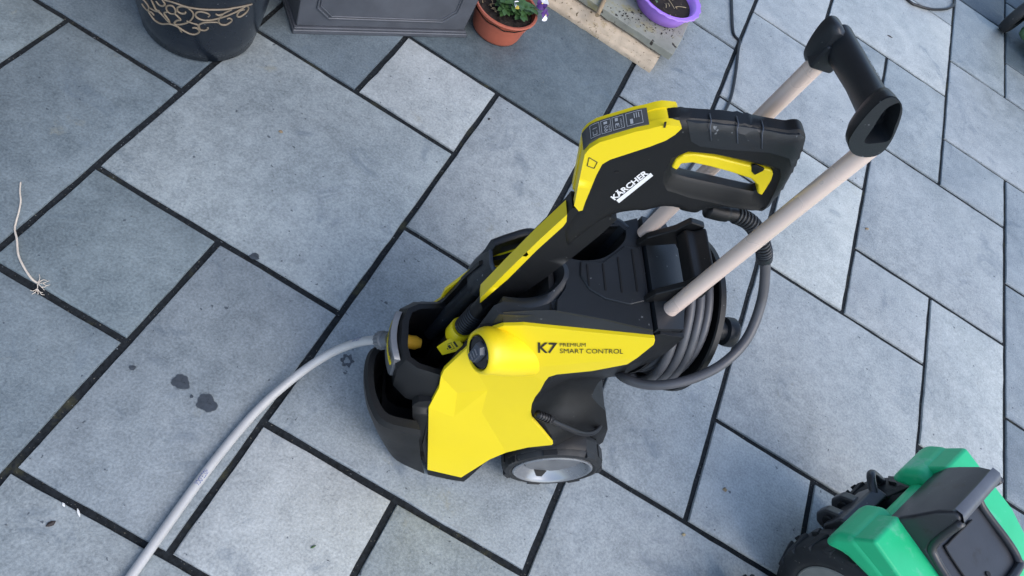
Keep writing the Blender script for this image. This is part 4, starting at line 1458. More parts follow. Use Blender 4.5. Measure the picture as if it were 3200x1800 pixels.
for s in (-1, 1):
    def Y(a): return s * a
    wr = empty('rear_wheel', (0, 0, 0))
    wr.parent = T
    cy = Y(0.118)
    V, F = lathe([(0.10, cy - 0.040), (0.114, cy - 0.046), (0.134, cy - 0.044), (0.145, cy - 0.035), (0.149, cy - 0.018), (0.150, cy), (0.149, cy + 0.018), (0.145, cy + 0.035), (0.134, cy + 0.044), (0.114, cy + 0.046), (0.10, cy + 0.040)], 56, 'y', (0, 0, 0.158), closed=True)
    link('tyre', V, F, 'rubber', wr, smooth=True)
    V, F = lathe([(0.101, cy + s * 0.041), (0.098, cy + s * 0.043), (0.092, cy + s * 0.034), (0.05, cy + s * 0.024), (0.036, cy + s * 0.026), (0.03, cy + s * 0.040), (0.0005, cy + s * 0.042)], 48, 'y', (0, 0, 0.158))
    link('rim', V, F, 'toy_rim', wr, auto=40)
    for k in range(18):
        for side in (-1, 1):
            a = 2 * math.pi * (k + (0.5 if side > 0 else 0)) / 18
            pts = []
            for (yy, da) in ((0.0, -0.10), (0.0, 0.02), (0.043, 0.20), (0.043, 0.08)):
                for rr in (0.143, 0.158):
                    r2 = rr - (0.012 if yy > 0.02 else 0.0)
                    pts.append((r2 * math.cos(a + da), cy + side * yy, 0.158 + r2 * math.sin(a + da)))
            F = [(0, 2, 4, 6), (1, 7, 5, 3), (0, 1, 3, 2), (2, 3, 5, 4), (4, 5, 7, 6), (6, 7, 1, 0)]
            link('tread_bar', pts, F, 'rubber', wr, bevel=0.002)
    # fender: lower skirt and stepped-up top block
    y0, y1 = Y(0.070), Y(0.200)
    lo = [(-0.150, 0.275), (-0.164, 0.318), (-0.145, 0.360), (-0.06, 0.368), (0.10, 0.354), (0.19, 0.275), (0.222, 0.185), (0.185, 0.175), (0.155, 0.245), (0.08, 0.315), (-0.05, 0.330), (-0.118, 0.310)]
    superprism(lo, min(y0, y1), max(y0, y1), 'fender', 'green', 0.016, 5)
    hi = [(-0.146, 0.345), (-0.128, 0.396), (0.02, 0.394), (0.12, 0.370), (0.205, 0.285), (0.19, 0.25), (0.09, 0.335), (-0.05, 0.345)]
    ya, yb = Y(0.100), Y(0.196)
    superprism(hi, min(ya, yb), max(ya, yb), 'fender_top', 'green', 0.007, 4)
# body between the fenders
superprism([(-0.126, 0.312), (-0.128, 0.335), (-0.118, 0.350), (0.16, 0.345), (0.22, 0.30), (0.52, 0.30), (0.58, 0.24), (0.56, 0.14), (0.17, 0.12), (0.155, 0.30), (-0.06, 0.31)], -0.072, 0.072, 'tractor_body', 'green', 0.010)
superprism([(0.27, 0.29), (0.30, 0.38), (0.52, 0.36), (0.58, 0.30), (0.58, 0.22)], -0.075, 0.075, 'bonnet', 'green', 0.012)
# seat: moulded shell with backrest and dished pan
sb = [(-0.124, 0.352), (-0.126, 0.40), (-0.112, 0.470), (-0.100, 0.496), (-0.084, 0.498), (-0.072, 0.480), (-0.062, 0.428), (-0.050, 0.405), (0.06, 0.398), (0.10, 0.392), (0.104, 0.352)]
P, F = cdt(dense(sb, 0.02), (), 0.03)


def seat_w(z): return 0.108 if z < 0.41 else 0.108 - (z - 0.41) * 0.26


V, F = sheet(dense(sb, 0.02), lambda x, z: -seat_w(z), lambda x, z: seat_w(z), step=0.03, place=plc)
st = link('seat', V, F, 'seat', T, bevel=0.010, seg=3)
# rim round the pan and back
rimp = [(-0.078, -0.083, 0.492), (-0.060, -0.100, 0.425), (-0.03, -0.102, 0.406), (0.05, -0.104, 0.402), (0.085, -0.100, 0.398), (0.096, -0.08, 0.398), (0.096, 0.08, 0.398), (0.085, 0.100, 0.398), (0.05, 0.104, 0.402), (-0.03, 0.102, 0.406), (-0.060, 0.100, 0.425), (-0.078, 0.083, 0.492)]
V, F = sweep(catmull(rimp, 5), 0.0085, 10)
link('seat_rim', V, F, 'seat', st, smooth=True)
V, F = loft([[(-0.104, y_, 0.4985 + 0.003 * (1 - (y_ / 0.08) ** 2)), (-0.090, y_, 0.5035), (-0.076, y_, 0.496), (-0.070, y_, 0.476)] for y_ in np.linspace(-0.082, 0.082, 9)])
link('backrest_edge', V, F, 'lead', st, smooth=True)
V, F = sweep(catmull([(-0.030, 0.050, 0.4065), (-0.034, -0.045, 0.4065), (-0.026, -0.062, 0.4060), (0.06, -0.062, 0.400)], 6), 0.0022, 8)
link('pan_groove', V, F, 'dark', st, smooth=True)
V, F = lathe([(0.0055, 0.3975), (0.0055, 0.4012)], 16, 'z', (0.058, 0.0, 0.0))
link('drain_hole', V, F, 'dark', st)
# rear linkage and drawbar
for (y, w) in ((-0.040, 0.012), (0.022, 0.012)):
    V, F = prism([(-0.12, 0.20), (-0.150, 0.215), (-0.172, 0.19), (-0.172, 0.160), (-0.155, 0.145), (-0.12, 0.15)], y - w, y + w)
    link('hitch_lug', V, F, 'seat', T, bevel=0.005)
    V, F = lathe([(0.014, y - w - 0.008), (0.014, y + w + 0.008)], 18, 'y', (-0.147, 0, 0.182))
    link('hitch_pin', V, F, 'black', T, bevel=0.002)
V, F = prism([(-0.12, 0.16), (-0.15, 0.18), (-0.15, 0.235), (-0.12, 0.25)], -0.075, 0.075)
link('hitch_plate', V, F, 'seat', T, bevel=0.006)
V, F = sweep(catmull([(-0.13, 0.055, 0.23), (-0.165, 0.075, 0.235), (-0.17, 0.095, 0.23), (-0.14, 0.12, 0.215)], 6), 0.010, 12)
link('hitch_lever', V, F, 'seat', T, smooth=True)
V, F = lathe([(0.02, -0.11), (0.02, 0.11)], 16, 'y', (0, 0, 0.158))
link('axle', V, F, 'seat', T, smooth=True)
for s in (-1, 1):
    fw_ = empty('front_wheel', (0, 0, 0))
    fw_.parent = T
    cy = s * 0.14
    V, F = lathe([(0.05, cy - 0.03), (0.085, cy - 0.034), (0.10, cy - 0.02), (0.10, cy + 0.02), (0.085, cy + 0.034), (0.05, cy + 0.03)], 36, 'y', (0.47, 0, 0.10), closed=True)
    link('tyre', V, F, 'rubber', fw_, smooth=True)
    V, F = lathe([(0.05, cy + s * 0.03), (0.03, cy + s * 0.02), (0.0005, cy + s * 0.025)], 24, 'y', (0.47, 0, 0.10))
    link('rim', V, F, 'toy_rim', fw_, smooth=True)
V, F = sweep([(0.26, 0, 0.36), (0.20, 0, 0.48)], 0.012, 12)
link('steering_column', V, F, 'seat', T, smooth=True)
sw = [(0.20 + 0.085 * math.cos(a) * 0.87, 0.085 * math.sin(a), 0.485 + 0.085 * math.cos(a) * 0.5) for a in [2 * math.pi * k / 24 for k in range(25)]]
V, F = sweep(sw, 0.009, 10, False)
link('steering_wheel', V, F, 'seat', T, smooth=True)

# a toy wheel that just enters the frame beside the tractor
q = at((1893, 1528), 0.05)
tt_ = tag(empty('toy_trailer', (float(q[0]), float(q[1]), 0), TA), 'small toy trailer showing one black ribbed wheel beside the tractor tyre', 'toy trailer')
tw = empty('wheel', (0, 0, 0))
tw.parent = tt_
V, F = lathe([(0.03, -0.025), (0.052, -0.027), (0.06, -0.02), (0.06, 0.02), (0.052, 0.027), (0.03, 0.025)], 32, 'y', (0, 0, 0.0635))
link('tyre', V, F, 'rubber', tw, smooth=True)
for k in range(16):
    a = 2 * math.pi * k / 16
    V, F = box(-0.004, 0.004, -0.022, 0.022, 0.058, 0.0635)
    link('tread_bar', [(x * math.cos(a) + z * math.sin(a), y, -x * math.sin(a) + z * math.cos(a) + 0.0635) for x, y, z in V], F, 'rubber', tw)
V, F = lathe([(0.031, -0.02), (0.031, 0.02)], 24, 'y', (0, 0, 0.0635))
link('rim', V, F, 'toy_rim', tw)
V, F = box(-0.08, 0.10, -0.20, -0.04, 0.06, 0.085)
link('chassis', V, F, 'seat', tt_, bevel=0.004)

# ================================================================== big glazed pot with scrolls
pr = [(0.126, 0.0), (0.134, 0.006), (0.145, 0.06), (0.156, 0.13), (0.165, 0.20), (0.170, 0.225), (0.174, 0.238), (0.170, 0.246), (0.158, 0.244), (0.152, 0.23), (0.148, 0.18)]
q = at((497, 154), 0.0)
dirc = q[:2] / np.linalg.norm(q[:2])
pc = q[:2] + dirc * 0.130
BP = tag(empty('glazed_pot', (float(pc[0]), float(pc[1]), 0)), 'large glossy black plant pot with bronze scrollwork', 'plant pot')
V, F = lathe(pr, 72)
link('pot_body', V, F[:-2] + [F[-2]], 'pot', BP, auto=50)
V, F = lathe([(0.0005, 0.203), (0.08, 0.206), (0.15, 0.200)], 40)
link('soil', V, F[:-2], 'flag', BP, smooth=True)


def onpot(p, c, prof, off=0.001):
    """photo point -> point on the pot's outside, in the pot's own frame"""
    r = ray(p)
    best = None
    for t in np.linspace(1.2, 3.6, 2400):
        w = CP + r * t
        if w[2] > prof[-1][1]:
            continue
        if w[2] < prof[0][1]:
            break
        rr = np.interp(w[2], [h for _, h in prof], [a for a, _ in prof])
        dd = math.hypot(w[0] - c[0], w[1] - c[1])
        if dd <= rr + off:
            best = (w[0] - c[0], w[1] - c[1], w[2])
            break
    return best


SCR = [[(600, 0), (760, 40), (900, 90), (1050, 130), (1300, 160), (1600, 160), (1800, 130), (1980, 95), (2080, 70)],
       [(1980, 95), (2020, 130), (1990, 200), (1900, 270), (1840, 280), (1830, 240), (1880, 180), (1950, 160)],
       [(1980, 100), (1850, 180), (1700, 250), (1550, 300), (1400, 335), (1280, 340), (1180, 310), (1130, 260), (1150, 210), (1220, 195), (1320, 220), (1370, 255), (1340, 285)],
       [(1740, 160), (1600, 230), (1530, 310), (1520, 370), (1560, 410), (1640, 415), (1720, 370), (1740, 330), (1700, 305), (1660, 320)],
       [(1520, 375), (1400, 372), (1280, 380), (1200, 410), (1180, 460), (1220, 500), (1290, 510), (1340, 480), (1335, 455)],
       [(1000, 130), (1080, 200), (1095, 270), (1050, 340), (980, 385), (880, 410), (800, 410), (780, 380), (820, 345), (880, 330), (830, 270), (790, 230), (800, 180), (760, 110), (690, 90), (640, 120), (660, 190), (720, 230), (790, 230)],
       [(980, 350), (1080, 390), (1170, 420), (1200, 480), (1190, 540), (1130, 575), (1050, 570), (960, 530), (880, 480), (800, 430), (690, 400), (560, 400), (450, 340), (380, 250), (340, 180), (350, 120), (290, 30), (250, -10)],
       [(1190, 510), (1150, 470), (1080, 465)],
       [(660, 200), (605, 220), (650, 290), (690, 350), (700, 400)],
       [(360, 130), (450, 180), (520, 200), (600, 280), (690, 380)],
       [(390, 0), (430, 80), (470, 160), (530, 185)],
       [(230, 60), (280, 130), (340, 180), (400, 210), (440, 260)],
       [(470, 20), (520, 80), (580, 100), (620, 70), (590, 20), (570, -10)],
       [(820, 180), (880, 220), (950, 225), (970, 195)], [(1000, 130), (900, 105), (830, 130), (830, 190)],
       [(1470, 235), (1520, 255), (1590, 235)], [(840, 440), (900, 540)]]
for s in SCR:
    pts = catmull([np.array(p, float) for p in s], 5)
    P3 = [onpot(ZP(*p), pc, pr[:7]) for p in pts]
    P3 = [p for p in P3 if p is not None]
    if len(P3) > 2:
        V, F = sweep(P3, lambda t: 0.0024 - 0.0006 * abs(2 * t - 1), 8)
        link('scroll', V, F, 'bronze', BP, smooth=True)

# ================================================================== grey box planter
a, b = at((735, 86), 0.0)[:2], at((1172, 96), 0.0)[:2]
ang = math.atan2(b[1] - a[1], b[0] - a[0])
LB = float(np.linalg.norm(b - a))
PB = tag(empty('box_planter', (float(a[0]), float(a[1]), 0), ang), 'lead-grey square planter with raised panel moulding', 'planter')


def frust(w0, w1, h0, h1, x0=0.0, grow=0.0):
    V = []
    for z, g in ((h0, 0.0), (h1, grow)):
        V += [(-g + x0, -g, z), (LB + g - x0, -g, z), (LB + g - x0, 0.36 + g, z), (-g + x0, 0.36 + g, z)]
    return V, [(0, 1, 2, 3), (4, 5, 6, 7), (0, 1, 5, 4), (1, 2, 6, 5), (2, 3, 7, 6), (3, 0, 4, 7)]


V, F = frust(0, 0, 0.0, 0.014)
link('plinth', V, F, 'lead', PB, bevel=0.003)
V, F = [(x + (0.004 if x < LB / 2 else -0.004), y + (0.004 if y < 0.18 else -0.004), z) for x, y, z in frust(0, 0, 0.014, 0.020)[0]], F
link('plinth_moulding', V, F, 'lead', PB, bevel=0.002)
V = [(x + (0.010 if x < LB / 2 else -0.010), y + (0.010 if y < 0.18 else -0.010), z) for x, y, z in frust(0, 0, 0.020, 0.36, 0, 0.012)[0]]
link('box_wall', V, F, 'lead', PB, bevel=0.004)
V, F = box(0.02, LB - 0.02, 0.02, 0.34, 0.345, 0.362)
link('soil', V, F, 'soil', PB)


def facept(x, z): return (x, 0.010 - 0.0353 * (z - 0.02) * 1.0 - 0.001, z)


for off_, rad_ in ((0.0, 0.0032), (0.007, 0.0022)):
    x0, x1, z0, z1, ch = 0.055 + off_, LB - 0.055 - off_, 0.052 + off_, 0.30 - off_, 0.036
    oct_ = [(x0 + ch, z0), (x1 - ch, z0), (x1, z0 + ch), (x1, z1 - ch), (x1 - ch, z1), (x0 + ch, z1), (x0, z1 - ch), (x0, z0 + ch), (x0 + ch, z0)]
    pts = []
    for i in range(8):
        for t in np.linspace(0, 1, 5)[:-1]:
            pts.append(facept(oct_[i][0] * (1 - t) + oct_[i + 1][0] * t, oct_[i][1] * (1 - t) + oct_[i + 1][1] * t))
    pts.append(pts[0])
    V, F = sweep(pts, rad_, 8, False)
    link('panel_moulding', V, F, 'lead', PB, smooth=True)
    oct2 = [(0.010 - 0.0353 * (z - 0.02) - 0.001, 0.055 + (0.25 * (x - x0) / (x1 - x0)), z) for x, z in oct_]
    V, F = sweep(oct2, rad_, 8, False)
    link('panel_moulding', V, F, 'lead', PB, smooth=True)

# ================================================================== terracotta pot with pansies
q = at((1258, 116), 0.0)
dirc = q[:2] / np.linalg.norm(q[:2])
tc_ = q[:2] + dirc * 0.072 - np.array([MR[0][0], MR[0][1]]) * 0.040
TP = tag(empty('terracotta_pot', (float(tc_[0]), float(tc_[1]), 0)), 'small terracotta pot of pansies beside the grey planter', 'plant pot')
V, F = lathe([(r * 1.02, h * 1.0) for r, h in [(0.068, 0.0), (0.073, 0.004), (0.075, 0.010), (0.076, 0.013), (0.080, 0.04), (0.086, 0.075), (0.089, 0.088), (0.096, 0.090), (0.099, 0.094), (0.097, 0.099), (0.091, 0.098), (0.087, 0.085), (0.085, 0.06)]], 56)
link('pot_body', V, F[:-2] + [F[-2]], 'terra', TP, auto=40)
rnd = random.Random(3)
Vs, Fs = [], []
for i in range(9):
    for k in range(32):
        r = 0.094 * i / 8
        a = 2 * math.pi * k / 32
        Vs.append((r * math.cos(a), r * math.sin(a), 0.078 + rnd.uniform(-0.004, 0.004)))
for i in range(8):
    for k in range(32):
        Fs.append((i * 32 + k, i * 32 + (k + 1) % 32, (i + 1) * 32 + (k + 1) % 32, (i + 1) * 32 + k))
link('soil', Vs, Fs, 'soil', TP)


def leaf(c, d, up_, L, wd2, fold=0.2):
    d = np.array(d, float)
    d /= np.linalg.norm(d)
    s = np.cross(d, up_)
    s /= (np.linalg.norm(s) + 1e-9)
    n_ = np.cross(s, d)
    V = []
    for t, w in ((0, 0.08), (0.25, 0.75), (0.55, 1.0), (0.8, 0.7), (1.0, 0.05)):
        m_ = np.array(c) + d * L * t - n_ * L * 0.25 * t * t
        V += [m_ - s * wd2 * w + n_ * wd2 * w * fold, m_, m_ + s * wd2 * w + n_ * wd2 * w * fold]
    F = []
    for i in range(4):
        o = i * 3
        F += [(o, o + 1, o + 4, o + 3), (o + 1, o + 2, o + 5, o + 4)]
    return V, F


PA = tag(empty('pansy_plant', (float(tc_[0]), float(tc_[1]), 0.078)), 'white and purple pansy plant growing in the terracotta pot', 'plant')
right = np.array([MR[0][0], MR[0][1], 0])
right /= np.linalg.norm(right)
towards = -np.array([tc_[0], tc_[1], 0]) / np.linalg.norm(tc_)
for sx, sy, hgt in ((-0.012, 0.018, 0.045), (0.005, 0.01, 0.05), (0.03, 0.0, 0.045), (0.045, 0.025, 0.05), (0.066, 0.012, 0.042), (0.085, 0.0, 0.04), (0.02, 0.035, 0.06), (0.0, 0.045, 0.035), (0.055, 0.045, 0.03), (0.03, -0.03, 0.05)):
    base = right * (sx * 0.6) + towards * (-0.01 + sy * 0.2)
    tip = right * sx + towards * sy + np.array([0, 0, hgt])
    V, F = sweep(catmull([base, (base + tip) / 2 + np.array([0, 0, 0.008]), tip], 5), 0.0012, 6)
    link('stem', V, F, 'leaf', PA, smooth=True)
    for k in range(11):
        t = 0.3 + 0.7 * k / 10
        c = base + (tip - base) * t
        a = k * 2.4 + sx * 50
        dv = np.array([math.cos(a), math.sin(a), rnd.uniform(-0.1, 0.5)])
        V, F = leaf(c, dv, (0, 0, 1), rnd.uniform(0.022, 0.034), rnd.uniform(0.008, 0.012))
        link('leaf', V, F, 'leaf', PA, smooth=True)


def flower(c, facing, s, cols):
    f = np.array(facing, float)
    f /= np.linalg.norm(f)
    x = np.cross(f, [0, 0, 1.0])
    x /= np.linalg.norm(x)
    y = np.cross(x, f)
    fl = empty('flower', (0, 0, 0))
    fl.parent = PA
    for (ang_, L, w, col, dz_) in ((90 + 32, 1.0, 0.62, cols[0], 0), (90 - 32, 1.0, 0.62, cols[0], 0.001), (180 + 12, 0.9, 0.5, cols[1], 0.002), (-12, 0.9, 0.5, cols[1], 0.003), (-90, 1.05, 0.75, cols[2], 0.004)):
        a = math.radians(ang_)
        dv = x * math.cos(a) + y * math.sin(a)
        sd_ = np.cross(f, dv)
        V = [np.array(c) + f * dz_]
        for k in range(9):
            b_ = -1 + k / 4
            V.append(np.array(c) + f * (dz_ + 0.002 * math.cos(3 * b_)) + dv * L * s * (0.55 + 0.45 * math.cos(b_ * 1.2)) + sd_ * w * s * math.sin(b_ * 1.4))
        link('petal', V, [(0, k, k + 1) for k in range(1, 9)], col, fl, smooth=True)
    V, F = lathe([(0.0025, 0.0), (0.0005, 0.002)], 8, 'z', tuple(np.array(c) + f * 0.006))
    link('flower_eye', V, F, 'petal_y', fl)


flower(right * 0.018 + towards * 0.012 + np.array([0, 0, 0.078]), towards * 0.8 + right * -0.4 + np.array([0, 0, 0.6]), 0.017, ('petal_w', 'petal_w', 'petal_p'))
flower(right * 0.098 + towards * -0.005 + np.array([0, 0, 0.058]), towards * 0.9 + right * -0.2 + np.array([0, 0, 0.5]), 0.018, ('petal_w', 'petal_p', 'petal_p'))
flower(right * 0.118 + towards * 0.012 + np.array([0, 0, 0.035]), towards * 0.6 + right * 0.7 + np.array([0, 0, 0.4]), 0.017, ('petal_p', 'petal_p', 'petal_w'))
flower(right * 0.028 + towards * 0.03 + np.array([0, 0, 0.05]), towards * 0.5 + right * 0.4 + np.array([0, 0, 0.8]), 0.012, ('petal_w', 'petal_w', 'petal_y'))
for k in range(14):
    a = rnd.uniform(2.2, 4.4)
    r = rnd.uniform(0.02, 0.075)
    p = np.array([r * math.cos(a), r * math.sin(a), 0.006])
    dv = np.array([rnd.uniform(-1, 1), rnd.uniform(-1, 1), rnd.uniform(0, 0.4)]) * 0.02
    V, F = sweep(catmull([p, p + dv * 0.6 + np.array([0, 0, 0.004]), p + dv * 1.2], 3), 0.0008, 5)
    link('dry_stalk', V, F, 'straw', PA)

# ================================================================== coping strip, stone flag and purple pot
CS = tag(empty('coping_strip', (0.2, 2.19, 0)), 'long mossy cream coping strip lying under the stone flag', 'coping stone')
x0 = -0.95
prof = [(0.0, 0.0), (0.0, 0.012), (0.006, 0.018), (0.010, 0.020), (0.014, 0.030), (0.022, 0.036), (0.085, 0.048), (0.092, 0.046), (0.094, 0.0)]
N = 60
rings = []
for i in range(N + 1):
    x = x0 + (0.0 - x0) * i / N
    rings.append([(x + (rnd.gauss(0, 0.001) if i in (0, N) else 0), y + rnd.gauss(0, 0.0008), max(0, z + (rnd.gauss(0, 0.0009) if z > 0 else 0))) for y, z in prof])
V, F = loft(rings, closed=True, capends=True)
link('coping_block', V, F, 'coping', CS, auto=50)
# flag
f0 = at((1683, 150), 0.052)[:2]
FS = tag(empty('stone_flag', (float(f0[0]), float(f0[1]), 0.049)), 'lichen-stained stone flag resting on the cream coping strip', 'stone flag')
per = dense([(0, 0), (0.005, 0.10), (0.0, 0.22), (0.004, 0.55), (-0.62, 0.55), (-0.62, 0.0)], 0.02)
P, F = cdt(per, (), 0.04)
cnt = {}
V = [(x + rnd.gauss(0, 0.0008), y + rnd.gauss(0, 0.0008), 0.026 + rnd.gauss(0, 0.0005)) for x, y in P] + [(x + rnd.gauss(0, 0.0015), y + rnd.gauss(0, 0.0015), 0.001) for x, y in P]
n = len(P)
FF = list(F) + [tuple(n + i for i in q[::-1]) for q in F]
for q in F:
    for i in range(3):
        a, b = q[i], q[(i + 1) % 3]
        cnt[(min(a, b), max(a, b))] = cnt.get((min(a, b), max(a, b)), 0) + 1
FF += [(a, b, n + b, n + a) for (a, b), c in cnt.items() if c == 1]
link('flag_stone', V, FF, 'flag', FS, bevel=0.002)
FZ = 0.0755
# back support for the flag
BK = tag(empty('support_block', (-0.05, 2.72, 0)), 'rough cream block holding up the back of the stone flag', 'block')
V, F = box(-0.3, 0.25, -0.04, 0.04, 0.0, 0.0495)
link('block_body', V, F, 'coping', BK, bevel=0.004)
# purple pot
q = at((1646, 54), FZ)
dirc = q[:2] / np.linalg.norm(q[:2])
pcx = q[:2] + dirc * 0.084 - np.array([MR[0][0], MR[0][1]]) * 0.012
PP = tag(empty('purple_pot', (float(pcx[0]), float(pcx[1]), FZ)), 'purple plastic pot with scalloped rim on the stone flag', 'plant pot')
PP.scale = (1.38, 1.38, 1.15)
V, F = lathe([(0.058, 0.0), (0.066, 0.004), (0.074, 0.03), (0.078, 0.050), (0.077, 0.054), (0.073, 0.050), (0.068, 0.03)], 48)
link('pot_body', V, F[:-2] + [F[-2]], 'purple', PP, auto=50)
ns = 96
V = []
for (r, z) in ((0.0755, 0.052), (0.086, 0.056), (0.087, 0.054), (0.0765, 0.0495)):
    for k in range(ns):
        a = 2 * math.pi * k / ns
        rr = r + (0.0035 * abs(math.sin(a * 11)) if r > 0.08 else 0)
        V.append((rr * math.cos(a), rr * math.sin(a), z))
F = [(i * ns + k, i * ns + (k + 1) % ns, ((i + 1) % 4) * ns + (k + 1) % ns, ((i + 1) % 4) * ns + k) for i in range(4) for k in range(ns)]
link('scalloped_rim', V, F, 'purple', PP, auto=50)
V, F = lathe([(0.0005, 0.036), (0.072, 0.034)], 32)
link('soil', V, F[:-2], 'soil', PP)
for k in range(22):
    a, r = rnd.uniform(0, 6.28), rnd.uniform(0.005, 0.06)
    p = np.array([r * math.cos(a), r * math.sin(a), 0.036])
    dv = np.array([rnd.uniform(-1, 1), rnd.uniform(-1, 1), rnd.uniform(0.2, 0.9)]) * 0.022
    V, F = sweep(catmull([p, p + dv * 0.6, p + dv * np.array([1.5, 1.5, 0.8])], 3), 0.0009, 5)
    link('dry_stalk', V, F, 'straw', PP)
for k in range(3):
    V, F = leaf((rnd.uniform(-0.03, 0.0), rnd.uniform(-0.03, 0.0), 0.037), (rnd.uniform(-1, 1), rnd.uniform(-1, 0), 0.8), (0, 0, 1), 0.04, 0.004)
    link('leaf', V, F, 'leaf', PP, smooth=True)
# maroon block at the flag's edge and a cut stick
q = at((1722, 22), FZ)
mb = link('maroon_block', *box(-0.028, 0.034, -0.014, 0.016, 0.0, 0.018), 'maroon', None, bevel=0.002)
mb.location, mb.rotation_euler = (float(q[0]), float(q[1]), FZ + 0.001), (0, 0, math.radians(-12))
tag(mb, 'small maroon block lying beside the purple pot', 'block')
a, b = at((1502, 38), FZ + 0.008), at((1530, -30), FZ + 0.010)
V, F = sweep(catmull([a, (a + b) / 2 + np.array([0.002, 0, 0.001]), b], 4), 0.0075, 12)
V = [np.array(v) - a for v in V]
stk = link('cut_stick', V, F, 'bark', None, auto=60)
stk.location = tuple(map(float, a))
tag(stk, 'short cut stick lying on the stone flag near the purple pot', 'stick')
# crumbs of soil on the flag
Vs, Fs = [], []
for k in range(230):
    t = rnd.random()
    q = at((1545 + 160 * t + rnd.gauss(0, 12), 26 + 62 * t + rnd.gauss(0, 11)), FZ)
    s = rnd.choice((0.0006, 0.0008, 0.0011, 0.0016, 0.0030))
    k0 = len(Vs)
    for dx, dy, dz_ in ((-1, 0, 0), (1, 0, 0), (0, -1, 0), (0, 1, 0), (0, 0, 0.8)):
        Vs.append((q[0] + dx * s * rnd.uniform(.6, 1.4), q[1] + dy * s * rnd.uniform(.6, 1.4), FZ + 0.0004 + dz_ * s))
    Fs += [(k0, k0 + 2, k0 + 4), (k0 + 2, k0 + 1, k0 + 4), (k0 + 1, k0 + 3, k0 + 4), (k0 + 3, k0, k0 + 4)]
cr = link('soil_crumbs', Vs, Fs, 'soil')
cr['kind'] = 'stuff'
tag(cr, 'dark soil crumbs scattered on the stone flag', 'soil')

# ================================================================== cables on the ground


def ground_cable(name, pix, r, label, mat='cable'):
    P = [at(p, r + 0.001) for p in pix]
    V, F = sweep(catmull(P, 8), r, 10)
    o = np.array([P[0][0], P[0][1], 0])
    ob = link(name, [np.asarray(v) - o for v in V], F, mat, None, smooth=True)
    ob.location = tuple(map(float, o))
    return tag(ob, label, 'cable')


ground_cable('power_lead', [(1838, -120), (1840, -40), (1842, 40), (1846, 85), (1860, 104), (1857, 130), (1850, 190), (1838, 248), (1818, 290), (1796, 325), (1745, 410), (1690, 480), (1620, 570), (1575, 660), (1560, 760), (1530, 850)], 0.0050, 'thin black power lead lying on the slabs by the purple pot')
ground_cable('looped_cord', [(2230, -60), (2284, 0), (2310, 14), (2345, 23), (2380, 22), (2398, 14), (2402, 0), (2398, -40)], 0.0062, 'thick dark cord looped on the slabs near the green cart')

# green cart with a black wheel, entering at the corner
q = at((2510, 94), 0.0)
GC = tag(empty('garden_cart', (float(q[0]), float(q[1]), 0), math.radians(62)), 'green garden cart on a black wheel standing on dark slate slabs', 'garden cart')
wl = empty('cart_wheel', (0, 0, 0))
wl.parent = GC
V, F = lathe([(0.05, 0.0), (0.085, -0.004), (0.10, 0.002), (0.105, 0.012), (0.105, 0.035), (0.10, 0.045), (0.085, 0.05)], 44, 'y', (0.10, 0.0, 0.105), closed=True)
link('tyre', V, F, 'rubber', wl, auto=40)
V, F = lathe([(0.083, 0.012), (0.05, 0.016), (0.02, 0.008), (0.0005, 0.006)], 32, 'y', (0.10, 0.0, 0.105))
link('rim', V, F, 'black', wl, smooth=True)
V, F = box(0.02, 0.75, -0.42, -0.035, 0.05, 0.40)
link('cart_body', V, F, 'cartgreen', GC, bevel=0.03)
V, F = lathe([(0.008, -0.2), (0.008, 0.02)], 12, 'y', (0.10, 0, 0.105))
link('axle', V, F, 'black', GC)

# ================================================================== small things on the slabs
# dry stem with its roots
ST = [(52, 458), (50, 480), (52, 505), (48, 530), (40, 560), (37, 578), (42, 600), (46, 640), (58, 668), (74, 694), (84, 705), (95, 712)]
P = [at(p, 0.004 + 0.002 * math.sin(i)) for i, p in enumerate(ST)]
o = np.array([P[-1][0], P[-1][1], 0])
ds_ = tag(empty('dry_stem', tuple(map(float, o))), 'pale dried plant stem with bare roots lying on the slabs', 'stem')
V, F = sweep(catmull(P, 6), lambda t: 0.0015 + 0.0008 * t, 8)
link('stalk', [np.asarray(v) - o for v in V], F, 'stem', ds_, smooth=True)
for pix in ([(95, 712), (100, 700), (98, 690)], [(95, 712), (108, 704), (118, 706)], [(95, 712), (108, 712), (124, 706)], [(108, 712), (116, 718), (126, 716)], [(95, 712), (104, 722), (112, 730)], [(95, 712), (94, 726), (90, 734)], [(94, 726), (84, 732), (76, 730)],
            [(94, 726), (100, 734), (108, 736)], [(94, 726), (96, 738), (94, 740)], [(104, 722), (112, 722), (118, 718)], [(90, 734), (84, 738), (80, 740)], [(100, 734), (104, 740), (112, 742)]):
    P2 = [at(p, 0.004) for p in pix]
    V, F = sweep(catmull(P2, 4), lambda t: 0.0009 - 0.0004 * t, 6)
    link('root', [np.asarray(v) - o for v in V], F, 'stem', ds_, smooth=True)


